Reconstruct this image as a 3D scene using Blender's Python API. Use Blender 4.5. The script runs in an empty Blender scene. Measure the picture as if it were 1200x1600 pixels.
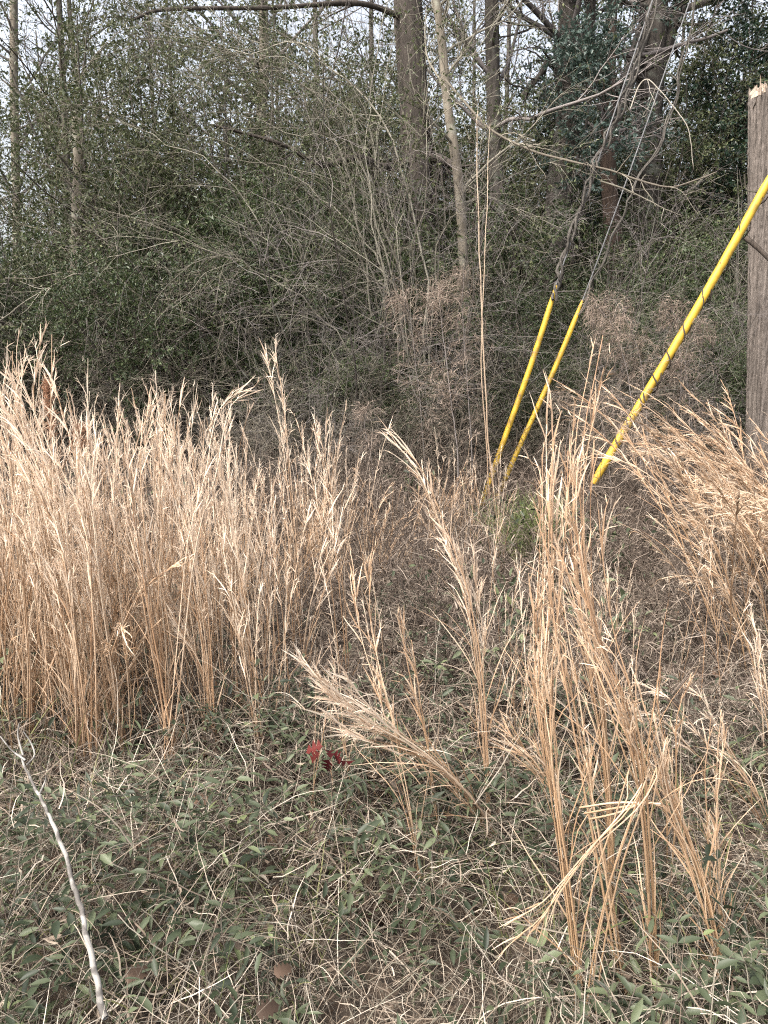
import bpy, math
import numpy as np

# ------------------------------------------------------------------ camera, sky, sun, exposure
S = bpy.context.scene
COL = S.collection
PITCH = math.radians(13.7)
CAM_Z = 1.5
FPX = 1155.0                                    # focal length in photo pixels (photo is 1200 x 1600)
cam = bpy.data.cameras.new('camera')
cam.sensor_fit = 'VERTICAL'
cam.sensor_height = 24.0
cam.lens = 24.0 * FPX / 1600.0
cam.clip_start = 0.05
cam.clip_end = 1500.0
cam_o = bpy.data.objects.new('camera', cam)
COL.objects.link(cam_o)
cam_o.location = (0, 0, CAM_Z)
cam_o.rotation_euler = (math.radians(90) - PITCH, 0, 0)
S.camera = cam_o

SUN_EL, SUN_AZ = math.radians(57), math.radians(232)   # azimuth clockwise from +Y: high, to the left and a little behind the camera, behind thin cloud
w = bpy.data.worlds.new('World')
S.world = w
w.use_nodes = True
nt = w.node_tree
bg = nt.nodes['Background']
sky = nt.nodes.new('ShaderNodeTexSky')
sky.sky_type = 'NISHITA'
sky.sun_disc = False
sky.sun_elevation = SUN_EL
sky.sun_rotation = SUN_AZ
sky.air_density = 1.0
sky.dust_density = 6.0
sky.ozone_density = 0.6
hs_ = nt.nodes.new('ShaderNodeHueSaturation')                # thin cloud: paler than a clear sky
hs_.inputs['Saturation'].default_value = 0.42
nt.links.new(sky.outputs[0], hs_.inputs['Color'])
nt.links.new(hs_.outputs[0], bg.inputs[0])
bg.inputs[1].default_value = 0.15
sd = bpy.data.lights.new('sun', 'SUN')
sd.energy = 1.2
sd.angle = math.radians(13)
sd.color = (1.0, 0.95, 0.88)
so = bpy.data.objects.new('sun', sd)
COL.objects.link(so)
so.rotation_euler = (math.radians(90) - SUN_EL, 0, math.radians(180) - SUN_AZ)
S.view_settings.view_transform = 'Standard'
S.view_settings.look = 'None'
S.view_settings.gamma = 1.0
S.view_settings.exposure = 1.68
S.render.engine = 'CYCLES'
S.cycles.max_bounces = 6
S.cycles.diffuse_bounces = 2
S.cycles.transmission_bounces = 4
S.cycles.transparent_max_bounces = 4
S.cycles.use_denoising = False
S.cycles.pixel_filter_type = 'BLACKMAN_HARRIS'
S.cycles.filter_width = 1.15
S.cycles.sample_clamp_indirect = 4.0

# ------------------------------------------------------------------ helpers
A = np.array
cp, sp_ = math.cos(PITCH), math.sin(PITCH)

def at(px, py, Y):
    """the world point at depth Y that the photo shows at (px, py)"""
    dx, dy = (px - 600) / FPX, (800 - py) / FPX
    d = A([dx, cp + dy * sp_, -sp_ + dy * cp])
    t = Y / d[1]
    return A([d[0] * t, Y, CAM_Z + d[2] * t])

def gh(x, y):
    x = np.asarray(x, float); y = np.asarray(y, float)
    return (0.03 * np.sin(x * 1.7 + 1.1) * np.cos(y * 1.3) + 0.02 * np.sin(x * 3.1 + y * 2.3)) * np.exp(-((x / 30) ** 2 + (y / 30) ** 2))

def ground_at(px, py):
    dx, dy = (px - 600) / FPX, (800 - py) / FPX
    d = A([dx, cp + dy * sp_, -sp_ + dy * cp])
    t = -CAM_Z / d[2]
    x, y = d[0] * t, d[1] * t
    return A([x, y, float(gh(x, y))])

def norm(v):
    return v / (np.linalg.norm(v, axis=-1, keepdims=True) + 1e-12)

class MB:
    """collects tubes, ribbons and leaves and links them as one mesh object"""
    def __init__(s):
        s.v, s.q, s.t, s.rnd, s.tt, s.qm, s.tm, s.n = [], [], [], [], [], [], [], 0

    def add(s, v, quads, tris, rnd, tt, m):
        if len(v) == 0:
            return
        s.v.append(v)
        if quads is not None and len(quads):
            s.q.append(quads + s.n); s.qm.append(np.full(len(quads), m))
        if tris is not None and len(tris):
            s.t.append(tris + s.n); s.tm.append(np.full(len(tris), m))
        s.rnd.append(rnd); s.tt.append(tt); s.n += len(v)

    def tubes(s, pts, rad, k=3, rnd=None, m=0, rng=None, rough=0.0, cap=False):
        M, N, _ = pts.shape
        if M == 0: return
        rad = np.broadcast_to(rad, (M, N))
        if rnd is None: rnd = np.zeros(M)
        tan = norm(np.gradient(pts, axis=1))
        ref = A([0.31, 0.93, 0.19]); ref = ref / np.linalg.norm(ref)
        side = np.cross(tan, ref); bad = np.linalg.norm(side, axis=-1) < 0.15
        side[bad] = np.cross(tan[bad], A([1.0, 0, 0]))
        side = norm(side); up = np.cross(side, tan)
        a = np.arange(k) * 2 * math.pi / k
        r = rad[:, :, None, None] * np.ones((1, 1, k, 1))
        if rough and rng is not None:
            r = r * (1 + rough * rng.standard_normal((M, N, k, 1)))
        v = pts[:, :, None, :] + r * (np.cos(a)[None, None, :, None] * side[:, :, None, :] + np.sin(a)[None, None, :, None] * up[:, :, None, :])
        idx = np.arange(M * N * k).reshape(M, N, k)
        q = np.stack([idx[:, :-1], np.roll(idx, -1, 2)[:, :-1], np.roll(idx, -1, 2)[:, 1:], idx[:, 1:]], -1).reshape(-1, 4)
        tr = None
        vv = v.reshape(-1, 3)
        rr = np.repeat(rnd, N * k); tt = np.tile(np.repeat(np.linspace(0, 1, N), k), M)
        if cap:
            c = pts[:, -1]; ci = M * N * k + np.arange(M)
            vv = np.vstack([vv, c]); rr = np.concatenate([rr, rnd]); tt = np.concatenate([tt, np.ones(M)])
            tr = np.stack([idx[:, -1], np.roll(idx, -1, 2)[:, -1], np.repeat(ci[:, None], k, 1)], -1).reshape(-1, 3)
        s.add(vv, q, tr, rr, tt, m)

    def ribbons(s, pts, width, side, rnd=None, m=0):
        M, N, _ = pts.shape
        if M == 0: return
        width = np.broadcast_to(width, (M, N))
        if rnd is None: rnd = np.zeros(M)
        tan = norm(np.gradient(pts, axis=1))
        sd = side[:, None, :] - (side[:, None, :] * tan).sum(-1, keepdims=True) * tan
        sd = norm(sd)
        v = np.stack([pts - sd * width[:, :, None] / 2, pts + sd * width[:, :, None] / 2], 2)
        idx = np.arange(M * N * 2).reshape(M, N, 2)
        q = np.stack([idx[:, :-1, 0], idx[:, :-1, 1], idx[:, 1:, 1], idx[:, 1:, 0]], -1).reshape(-1, 4)
        s.add(v.reshape(-1, 3), q, None, np.repeat(rnd, N * 2), np.tile(np.repeat(np.linspace(0, 1, N), 2), M), m)

    def leaves(s, pos, d, nr, L, W, rnd=None, m=0, fine=False, fold=0.25, curl=0.0):
        M = len(pos)
        if M == 0: return
        d = norm(d); sd = norm(np.cross(d, nr)); nn = np.cross(sd, d)
        L = np.broadcast_to(L, (M,)); W = np.broadcast_to(W, (M,))
        if rnd is None: rnd = np.zeros(M)
        if fine:
            T = [(0, 0, 0), (-.42, .28, fold), (0, .28, 0), (.42, .28, fold), (-.4, .62, fold), (0, .62, 0), (.4, .62, fold), (0, 1, 0)]
            qd = A([(1, 2, 5, 4), (2, 3, 6, 5)]); td = A([(0, 2, 1), (0, 3, 2), (4, 5, 7), (5, 6, 7)])
        else:
            T = [(0, 0, 0), (-.5, .45, fold), (.5, .45, fold), (0, 1, 0)]
            qd = np.zeros((0, 4), int); td = A([(0, 3, 1), (0, 2, 3)])
        k = len(T)
        v = np.zeros((M, k, 3))
        for i, (a, b, c) in enumerate(T):
            v[:, i] = pos + sd * (a * W)[:, None] + d * (b * L)[:, None] + nn * (c * W - curl * b * b * L)[:, None]
        off = (np.arange(M) * k)[:, None, None]
        q = (qd[None] + off).reshape(-1, 4) if len(qd) else None
        s.add(v.reshape(-1, 3), q, (td[None] + off).reshape(-1, 3), np.repeat(rnd, k), np.tile(A([t[1] for t in T], float), M), m)

    def mesh(s, name, mats, smooth=True):
        me = bpy.data.meshes.new(name)
        v = np.vstack(s.v)
        q = np.vstack(s.q) if s.q else np.zeros((0, 4), int)
        t = np.vstack(s.t) if s.t else np.zeros((0, 3), int)
        me.vertices.add(len(v)); me.vertices.foreach_set('co', v.astype(np.float32).ravel())
        loops = np.concatenate([q.ravel(), t.ravel()]).astype(np.int32)
        me.loops.add(len(loops)); me.loops.foreach_set('vertex_index', loops)
        nf = len(q) + len(t)
        me.polygons.add(nf)
        start = np.concatenate([np.arange(len(q)) * 4, len(q) * 4 + np.arange(len(t)) * 3]).astype(np.int32)
        me.polygons.foreach_set('loop_start', start)
        mi = np.concatenate((s.qm or [np.zeros(0, int)]) + (s.tm or [np.zeros(0, int)])).astype(np.int32)
        for mm in mats: me.materials.append(mm)
        me.polygons.foreach_set('material_index', mi)
        me.polygons.foreach_set('use_smooth', np.full(nf, bool(smooth)))
        for nm, arr in (('rnd', s.rnd), ('tt', s.tt)):
            a = me.attributes.new(nm, 'FLOAT', 'POINT')
            a.data.foreach_set('value', np.concatenate(arr).astype(np.float32))
        me.update(calc_edges=True)
        return me

def link(name, mesh, parent=None, loc=None):
    o = bpy.data.objects.new(name, mesh)
    COL.objects.link(o)
    if parent is not None: o.parent = parent
    if loc is not None: o.location = loc
    return o

def tag(o, label, cat, group=None, kind=None):
    if label: o['label'] = label
    if cat: o['category'] = cat
    if group: o['group'] = group
    if kind: o['kind'] = kind
    return o

def thing(name, label, cat, loc=(0, 0, 0), rz=0.0, sc=1.0, group=None):
    o = bpy.data.objects.new(name, None)
    COL.objects.link(o)
    o.empty_display_size = 0.1
    o.location = loc; o.rotation_euler = (0, 0, rz); o.scale = (sc,) * 3
    return tag(o, label, cat, group)

def dup(root, loc, rz, sc, label=None, group=None):
    r = root.copy(); COL.objects.link(r)
    r.location = loc; r.rotation_euler = (0, 0, rz); r.scale = (sc,) * 3 if np.isscalar(sc) else sc
    if label: r['label'] = label
    if group: r['group'] = group
    for ch in list(root.children):
        c = ch.copy(); COL.objects.link(c); c.parent = r
        for g in list(ch.children):
            e = g.copy(); COL.objects.link(e); e.parent = c
    return r

def grow(p0, d0, L, N, grav, wander, rng):
    """M curved paths: start p0, heading d0, length L, bending by grav (down when negative) and wandering"""
    M = len(p0)
    L = np.broadcast_to(L, (M,)); st = (L / (N - 1))[:, None]
    pts = np.zeros((M, N, 3)); pts[:, 0] = p0
    d = norm(np.asarray(d0, float))
    grav = np.broadcast_to(grav, (M,))[:, None]
    for i in range(1, N):
        d = norm(d + grav * A([0, 0, 1.0]) / (N - 1) + rng.standard_normal((M, 3)) * wander)
        pts[:, i] = pts[:, i - 1] + d * st
    return pts

def sample(paths, t):
    """points and tangents on paths (M,N,3) at t (M,K)"""
    M, N, _ = paths.shape
    f = t * (N - 1); i = np.clip(f.astype(int), 0, N - 2); u = (f - i)[..., None]
    mi = np.arange(M)[:, None]
    a, b = paths[mi, i], paths[mi, i + 1]
    return a * (1 - u) + b * u, norm(b - a)

def rdir(n, rng):
    return norm(rng.standard_normal((n, 3)))

def branch(paths, rad, K, t0, t1, ang, Lf, N, grav, wander, rng, ratio=0.6, bias=None, tip=0.35, rmin=0.0008):
    """K side shoots on each path; returns paths, radii"""
    M, PN, _ = paths.shape
    t = np.sort(rng.uniform(t0, t1, (M, K)), 1)
    p, tan = sample(paths, t)
    f = t * (PN - 1); i = np.clip(f.astype(int), 0, PN - 2)
    r = rad[np.arange(M)[:, None], i]
    p = p.reshape(-1, 3); tan = tan.reshape(-1, 3); r = r.ravel(); tf = t.ravel()
    perp = rdir(len(p), rng)
    if bias is not None: perp = norm(perp + bias)
    perp = norm(perp - (perp * tan).sum(-1, keepdims=True) * tan)
    a = np.radians(rng.normal(ang[0], ang[1], len(p)))[:, None]
    d = tan * np.cos(a) + perp * np.sin(a)
    L = Lf(tf) * rng.uniform(0.6, 1.3, len(p))
    c = grow(p, d, L, N, grav, wander, rng)
    r0 = np.maximum(r * ratio, rmin)
    rr = r0[:, None] * np.linspace(1, tip, N)[None]
    return c, np.maximum(rr, rmin * 0.7)

def spline(ctrl, N):
    """smooth resample of control points (Catmull-Rom)"""
    c = np.asarray(ctrl, float); n = len(c)
    e = np.vstack([2 * c[0] - c[1], c, 2 * c[-1] - c[-2]])
    u = np.linspace(0, n - 1 - 1e-9, N); i = u.astype(int); f = (u - i)[:, None]
    p0, p1, p2, p3 = e[i], e[i + 1], e[i + 2], e[i + 3]
    return 0.5 * (2 * p1 + (p2 - p0) * f + (2 * p0 - 5 * p1 + 4 * p2 - p3) * f ** 2 + (3 * p1 - p0 - 3 * p2 + p3) * f ** 3)

# ------------------------------------------------------------------ materials
def base_mat(name):
    m = bpy.data.materials.new(name); m.use_nodes = True
    n = m.node_tree.nodes; l = m.node_tree.links
    b = n['Principled BSDF']
    return m, n, l, b

def plant_mat(name, cols, tcol=None, transl=0.25, rough=0.6, spec=0.25, objvar=0.25, tpow=1.0):
    """colour per strand or leaf (attribute rnd), optional second colour towards the base (attribute tt), varied per plant"""
    m, n, l, b = base_mat(name)
    at_ = n.new('ShaderNodeAttribute'); at_.attribute_name = 'rnd'
    rp = n.new('ShaderNodeValToRGB'); e = rp.color_ramp.elements
    while len(e) < len(cols): e.new(0.5)
    for i, c in enumerate(cols):
        e[i].position = i / (len(cols) - 1); e[i].color = (*c, 1)
    l.new(at_.outputs['Fac'], rp.inputs[0])
    out = rp.outputs[0]
    if tcol is not None:
        tt = n.new('ShaderNodeAttribute'); tt.attribute_name = 'tt'
        pw = n.new('ShaderNodeMath'); pw.operation = 'POWER'; pw.inputs[1].default_value = tpow
        l.new(tt.outputs['Fac'], pw.inputs[0])
        mx = n.new('ShaderNodeMix'); mx.data_type = 'RGBA'
        l.new(pw.outputs[0], mx.inputs[0]); mx.inputs[6].default_value = (*tcol, 1); l.new(out, mx.inputs[7])
        out = mx.outputs[2]
    oi = n.new('ShaderNodeObjectInfo')
    mr = n.new('ShaderNodeMapRange'); mr.inputs[3].default_value = 1 - objvar; mr.inputs[4].default_value = 1 + objvar
    l.new(oi.outputs['Random'], mr.inputs[0])
    hs = n.new('ShaderNodeHueSaturation'); l.new(out, hs.inputs['Color']); l.new(mr.outputs[0], hs.inputs['Value'])
    l.new(hs.outputs[0], b.inputs['Base Color'])
    b.inputs['Roughness'].default_value = rough
    b.inputs['Specular IOR Level'].default_value = spec
    if transl > 0:
        tr = n.new('ShaderNodeBsdfTranslucent'); l.new(hs.outputs[0], tr.inputs[0])
        ms = n.new('ShaderNodeMixShader'); ms.inputs[0].default_value = transl
        l.new(b.outputs[0], ms.inputs[1]); l.new(tr.outputs[0], ms.inputs[2])
        l.new(ms.outputs[0], n['Material Output'].inputs[0])
    return m

def bark_mat(name, c0, c1, scale=(22, 22, 3), bump=0.6, lichen=None, dist=0.02):
    m, n, l, b = base_mat(name)
    tc = n.new('ShaderNodeTexCoord'); mp = n.new('ShaderNodeMapping'); mp.inputs['Scale'].default_value = scale
    l.new(tc.outputs['Object'], mp.inputs[0])
    nz = n.new('ShaderNodeTexNoise'); nz.inputs['Scale'].default_value = 1.0; nz.inputs['Detail'].default_value = 7; nz.inputs['Roughness'].default_value = 0.7
    l.new(mp.outputs[0], nz.inputs['Vector'])
    rp = n.new('ShaderNodeValToRGB'); rp.color_ramp.elements[0].position = 0.33; rp.color_ramp.elements[1].position = 0.68
    rp.color_ramp.elements[0].color = (*c0, 1); rp.color_ramp.elements[1].color = (*c1, 1)
    l.new(nz.outputs[0], rp.inputs[0])
    out = rp.outputs[0]
    if lichen is not None:
        n2 = n.new('ShaderNodeTexNoise'); n2.inputs['Scale'].default_value = 5; n2.inputs['Detail'].default_value = 6
        l.new(tc.outputs['Object'], n2.inputs['Vector'])
        r2 = n.new('ShaderNodeValToRGB'); r2.color_ramp.elements[0].position = 0.55; r2.color_ramp.elements[1].position = 0.66
        l.new(n2.outputs[0], r2.inputs[0])
        mx = n.new('ShaderNodeMix'); mx.data_type = 'RGBA'
        l.new(r2.outputs[0], mx.inputs[0]); l.new(out, mx.inputs[6]); mx.inputs[7].default_value = (*lichen, 1)
        out = mx.outputs[2]
    l.new(out, b.inputs['Base Color'])
    bp = n.new('ShaderNodeBump'); bp.inputs['Strength'].default_value = bump; bp.inputs['Distance'].default_value = dist
    l.new(nz.outputs[0], bp.inputs['Height']); l.new(bp.outputs[0], b.inputs['Normal'])
    b.inputs['Roughness'].default_value = 0.9; b.inputs['Specular IOR Level'].default_value = 0.15
    return m

STRAW = plant_mat('dry_straw', [(.24, .145, .085), (.48, .33, .21), (.68, .53, .38), (.84, .72, .56)], (.30, .18, .10), .14, .55, .25, .2, .7)
STRAW_OR = plant_mat('orange_straw', [(.22, .125, .075), (.42, .265, .16), (.57, .40, .265), (.72, .58, .43)], (.34, .22, .12), .12, .5, .3, .1, .7)
PLUME = plant_mat('seed_plume_fluff', [(.50, .36, .25), (.68, .53, .40), (.82, .71, .57)], None, .25, .7, .1, .15)
BROWNPLUME = plant_mat('brown_plume', [(.13, .10, .08), (.28, .22, .175), (.46, .37, .30)], None, .3, .8, .1, .15)
THATCH = plant_mat('thatch', [(.055, .04, .03), (.19, .145, .108), (.42, .345, .265), (.68, .61, .51)], None, .25, .6, .2, .1)
WEED = plant_mat('dead_weed', [(.035, .027, .022), (.085, .065, .052), (.17, .135, .108), (.34, .28, .225)], None, .1, .8, .1, .1)
VINELEAF = plant_mat('honeysuckle_leaf', [(.018, .026, .013), (.040, .052, .028), (.075, .09, .05), (.12, .14, .075), (.17, .20, .085)], None, .2, .48, .32, .1)
GREENGRASS = plant_mat('green_grass', [(.085, .125, .04), (.16, .20, .07), (.34, .34, .15)], (.24, .21, .11), .3, .5, .3, .1, .5)
DEADLEAF = plant_mat('dead_leaf', [(.045, .03, .022), (.09, .06, .042), (.22, .14, .095)], None, .2, .7, .2, .1)
REDLEAF = plant_mat('red_leaf', [(.04, .007, .008), (.075, .011, .012), (.10, .02, .017)], None, .25, .65, .12, .1)
PRIVET = plant_mat('privet_leaf', [(.018, .032, .012), (.04, .06, .022), (.07, .095, .036), (.13, .155, .065)], None, .22, .45, .4, .3)
OLIVE = plant_mat('olive_leaf', [(.03, .042, .016), (.06, .075, .03), (.10, .115, .05), (.17, .175, .085)], None, .25, .5, .35, .2)
HOLLY = plant_mat('holly_leaf', [(.012, .03, .014), (.022, .048, .024), (.035, .07, .04), (.06, .10, .065)], None, .12, .33, .5, .2)
GREYGREEN = plant_mat('grey_green_leaf', [(.035, .06, .045), (.06, .09, .07), (.10, .14, .11)], None, .15, .36, .5, .15)
TWIG = plant_mat('twig_bark', [(.07, .06, .045), (.12, .10, .08), (.19, .17, .13), (.28, .25, .20)], None, 0, .85, .15, .2)
PALETWIG = plant_mat('pale_twig_bark', [(.07, .063, .047), (.145, .13, .10), (.23, .21, .165), (.34, .315, .25)], None, 0, .8, .2, .12)
GREYTWIG = plant_mat('grey_twig_bark', [(.10, .09, .085), (.17, .15, .14), (.25, .22, .20)], None, 0, .85, .15, .2)
BARK = bark_mat('grey_bark', (.032, .028, .024), (.115, .10, .085), lichen=(.14, .14, .115))
PINEBARK = bark_mat('pine_bark', (.026, .022, .019), (.10, .083, .07), (16, 16, 4), .9)
PALEBARK = bark_mat('pale_bark', (.10, .085, .065), (.26, .225, .175), (14, 14, 5), .4, lichen=(.30, .29, .23))
DARKBARK = bark_mat('dark_bark', (.025, .02, .016), (.085, .068, .055))
VINEBARK = bark_mat('vine_bark', (.04, .036, .03), (.16, .145, .125), (60, 60, 10), .8)

# ------------------------------------------------------------------ ground
def ground():
    u = np.linspace(-1, 1, 241)
    ax = np.sinh(u * 5.2) / math.sinh(5.2) * 300
    X, Yg = np.meshgrid(ax, ax + 4.0, indexing='ij')
    Z = gh(X, Yg)
    n = len(u)
    me = bpy.data.meshes.new('ground')
    v = np.stack([X, Yg, Z], -1).reshape(-1, 3)
    idx = np.arange(n * n).reshape(n, n)
    f = np.stack([idx[:-1, :-1], idx[1:, :-1], idx[1:, 1:], idx[:-1, 1:]], -1).reshape(-1, 4)
    mb = MB(); mb.add(v, f, None, np.zeros(len(v)), np.zeros(len(v)), 0)
    m, nn, l, b = base_mat('leaf_litter_soil')
    tc = nn.new('ShaderNodeTexCoord')
    vo = nn.new('ShaderNodeTexVoronoi'); vo.inputs['Scale'].default_value = 26
    nz = nn.new('ShaderNodeTexNoise'); nz.inputs['Scale'].default_value = 9; nz.inputs['Detail'].default_value = 8
    l.new(tc.outputs['Object'], vo.inputs['Vector']); l.new(tc.outputs['Object'], nz.inputs['Vector'])
    rp = nn.new('ShaderNodeValToRGB')
    for i, (p, c) in enumerate([(0, (.016, .012, .009)), (.4, (.045, .033, .024)), (.75, (.095, .068, .047)), (1, (.17, .125, .09))]):
        if i > 1: rp.color_ramp.elements.new(p)
    for i, (p, c) in enumerate([(0, (.016, .012, .009)), (.4, (.045, .033, .024)), (.75, (.095, .068, .047)), (1, (.17, .125, .09))]):
        rp.color_ramp.elements[i].position = p; rp.color_ramp.elements[i].color = (*c, 1)
    mx = nn.new('ShaderNodeMix'); mx.data_type = 'RGBA'; mx.inputs[0].default_value = 0.5
    l.new(vo.outputs['Color'], mx.inputs[6]); l.new(nz.outputs['Color'], mx.inputs[7])
    l.new(mx.outputs[2], rp.inputs[0]); l.new(rp.outputs[0], b.inputs['Base Color'])
    b.inputs['Roughness'].default_value = 1.0
    bp = nn.new('ShaderNodeBump'); bp.inputs['Strength'].default_value = 0.8; bp.inputs['Distance'].default_value = 0.03
    l.new(vo.outputs['Distance'], bp.inputs['Height']); l.new(bp.outputs[0], b.inputs['Normal'])
    o = link('ground', mb.mesh('ground', [m]))
    o['kind'] = 'structure'
ground()

# ------------------------------------------------------------------ the wood: tree and shrub builders
UP = A([0, 0, 1.0])

def foliage_on(mb, paths, K, L, W, rng, m=0, spread=0.6, t0=0.15, droop=0.2, fine=False):
    M = len(paths)
    t = rng.uniform(t0, 1.0, (M, K))
    p, tan = sample(paths, t)
    p = p.reshape(-1, 3); tan = tan.reshape(-1, 3)
    d = norm(tan * (1 - spread) + rdir(len(p), rng) * spread - UP * droop * rng.uniform(0, 1, (len(p), 1)))
    nr = norm(UP * 0.8 + rdir(len(p), rng))
    s = rng.uniform(0.65, 1.25, len(p))
    mb.leaves(p, d, nr, L * s, W * s, rng.beta(1.6, 2.2, len(p)), m, fine=fine, fold=0.2, curl=0.12)

def make_shrub(name, label, cat, group, seed, H=4.0, stems=6, leafL=.05, leafW=.024, leafmat=None, twigmat=None,
               nb=9, nt_=7, ns=4, nleaf=7, spread=22, twig_len=.42, barkmat=None, r0=.03, grav=0.1, lowest=.12, stem_wander=.09, reach=.30):
    """a many-stemmed evergreen: stems, branches, twigs and leaves filling its whole height"""
    rng = np.random.default_rng(seed)
    root = thing(name, label, cat, group=group)
    a = rng.uniform(0, 2 * math.pi, stems)
    tilt = np.radians(np.abs(rng.normal(spread * .6, spread * .5, stems)))
    d = np.stack([np.cos(a) * np.sin(tilt), np.sin(a) * np.sin(tilt), np.cos(tilt)], -1)
    p0 = np.stack([np.cos(a) * .15, np.sin(a) * .15, np.full(stems, -.05)], -1)
    L = H * rng.uniform(.65, 1.05, stems)
    st = grow(p0, d, L, 14, .12, stem_wander, rng)
    rs = r0 * rng.uniform(.6, 1.2, stems)[:, None] * np.linspace(1, .22, 14)[None]
    b1, r1 = branch(st, rs, nb, lowest, 1, (55, 16), lambda t: H * reach * (1.15 - t * .75), 8, grav, .12, rng, .5)
    b2, r2 = branch(b1, r1, nt_, .15, 1, (45, 18), lambda t: twig_len * np.ones_like(t), 6, -.1, .14, rng, .55, rmin=.0016)
    b3, r3 = branch(b2, r2, ns, .2, 1, (45, 18), lambda t: twig_len * .5 * np.ones_like(t), 4, -.2, .14, rng, .6, rmin=.0012)
    tr = MB()
    tr.tubes(st, rs, 7, rng.uniform(0, 1, stems))
    link('trunk', tr.mesh('trunk', [barkmat or BARK]), root)
    br = MB()
    br.tubes(b1, r1, 4, rng.beta(2, 2, len(b1))); br.tubes(b2, r2, 3, rng.beta(2, 2, len(b2))); br.tubes(b3, r3, 3, rng.beta(2, 2, len(b3)))
    link('branch', br.mesh('branch', [twigmat or TWIG]), root)
    if nleaf:
        fo = MB()
        foliage_on(fo, b3, nleaf, leafL, leafW, rng)
        foliage_on(fo, b2, nleaf, leafL, leafW, rng)
        link('foliage', fo.mesh('foliage', [leafmat or PRIVET], smooth=False), root)
    return root

def make_tree(name, label, cat, group, seed, H=14, r0=.16, lean=(0, 0), nb=26, t0=.18, blen=.22, barkmat=None, twigmat=None,
              nleaf=0, leafmat=None, leafL=.05, leafW=.025, path=None, limbs=(), nt_=7, ns=5, twl=.8, ang=(58, 14), k=12, fol=None, loc=(0, 0, 0), rr=None):
    """a tall tree: one trunk, named limbs, a crown of branches and twigs, leaves where it has them"""
    rng = np.random.default_rng(seed)
    root = thing(name, label, cat, group=group, loc=loc)
    N = 28
    if path is None:
        t = np.linspace(0, 1, N)
        wob = np.cumsum(rng.standard_normal((N, 2)), 0) * .012 * H / 10
        tr = np.stack([lean[0] * t * H + wob[:, 0], lean[1] * t * H + wob[:, 1], t * H - .1], -1)[None]
    else:
        tr = spline(path, N)[None] - A(loc)
    rad = (r0 * (np.linspace(1, .25, N) if rr is None else np.interp(np.linspace(0, 1, N), np.linspace(0, 1, len(rr)), rr)))[None]
    rad[0, 0] *= 1.35; rad[0, 1] *= 1.1
    m = MB(); m.tubes(tr, rad, k, rng=rng, rough=.03, cap=True)
    link('trunk', m.mesh('trunk', [barkmat or BARK]), root)
    for (pts, ra, rb) in limbs:
        lp = spline(pts, 18)[None] - A(loc)
        lm = MB(); lr = np.linspace(ra, rb, 18)[None]
        lm.tubes(lp, lr, 8, rng=rng, rough=.05)
        c1, q1 = branch(lp, lr, 9, .2, 1, (50, 20), lambda t: .55 * np.ones_like(t), 7, 0, .16, rng, .4)
        c2, q2 = branch(c1, q1, 5, .2, 1, (45, 20), lambda t: .28 * np.ones_like(t), 5, 0, .16, rng, .5)
        lm.tubes(c1, q1, 4); lm.tubes(c2, q2, 3)
        link('limb', lm.mesh('limb', [barkmat or BARK]), root)
    if nb:
        b1, r1 = branch(tr, rad, nb, t0, 1, ang, lambda t: H * blen * (1.2 - t), 9, .25, .11, rng, .33)
        b2, r2 = branch(b1, r1, nt_, .2, 1, (45, 16), lambda t: twl * np.ones_like(t), 7, .1, .13, rng, .5, rmin=.002)
        b3, r3 = branch(b2, r2, ns, .2, 1, (42, 16), lambda t: twl * .5 * np.ones_like(t), 5, 0, .14, rng, .55, rmin=.0016)
        c = MB()
        c.tubes(b1, r1, 5, rng.beta(2, 2, len(b1))); c.tubes(b2, r2, 3, rng.beta(2, 2, len(b2))); c.tubes(b3, r3, 3, rng.beta(2, 2, len(b3)))
        link('crown', c.mesh('crown', [twigmat or GREYTWIG]), root)
        if nleaf:
            f = MB(); foliage_on(f, b3, nleaf, leafL, leafW, rng)
            link('foliage', f.mesh('foliage', [leafmat or PRIVET], smooth=False), root)
    return root

rng = np.random.default_rng(7)

def gp(px, Y):
    """ground point at photo column px, depth Y"""
    x = at(px, 760, Y)[0]
    return A([x, Y, float(gh(x, Y))])

# ---- trees one can tell apart (trunk paths are traced and given their own distance and thickness)
def trunk_path(pix, Y, up=9.0):
    base = at(*pix[0], Y); base[2] = float(gh(base[0], Y)) - .05
    p = [base] + [at(x, y, Y) for x, y in pix[1:]]
    d = norm(p[-1] - p[-2]); d = norm(d + UP * 1.5)
    for s in (.35, .7, 1.0): p.append(p[-1 if s == .35 else -1] + d * up / 3)
    return p

Y = 10.2
pine = trunk_path([(655, 700), (660, 420), (650, 220), (640, 60), (636, -60)], Y, 8)
make_tree('pine_tree', 'thick dark pine trunk rising behind the bare arching shrub', 'tree', None, 11, H=14, r0=.2, path=pine, barkmat=PINEBARK, loc=tuple(pine[0]), rr=[1, .95, .9, .6, .3],
          limbs=[([at(650, 250, Y), at(600, 262, Y - .4), at(560, 245, Y - .8), at(500, 258, Y - 1.2), at(440, 225, Y - 1.5), at(330, 195, Y - 1.7)], .06, .012),
                 ([at(655, 235, Y), at(690, 250, Y - .2), at(720, 262, Y - .4)], .07, .04),
                 ([at(636, 30, Y), at(560, 5, Y - .5), at(430, 12, Y - 1), at(260, 15, Y - 1.5), at(205, 32, Y - 1.8)], .035, .012)],
          nb=14, t0=.62, nleaf=10, leafmat=PRIVET, leafL=.09, leafW=.012)
Y = 11.2
fork = trunk_path([(868, 700), (866, 430), (872, 290), (888, 170), (892, 60), (885, -60)], Y, 7)
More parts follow.
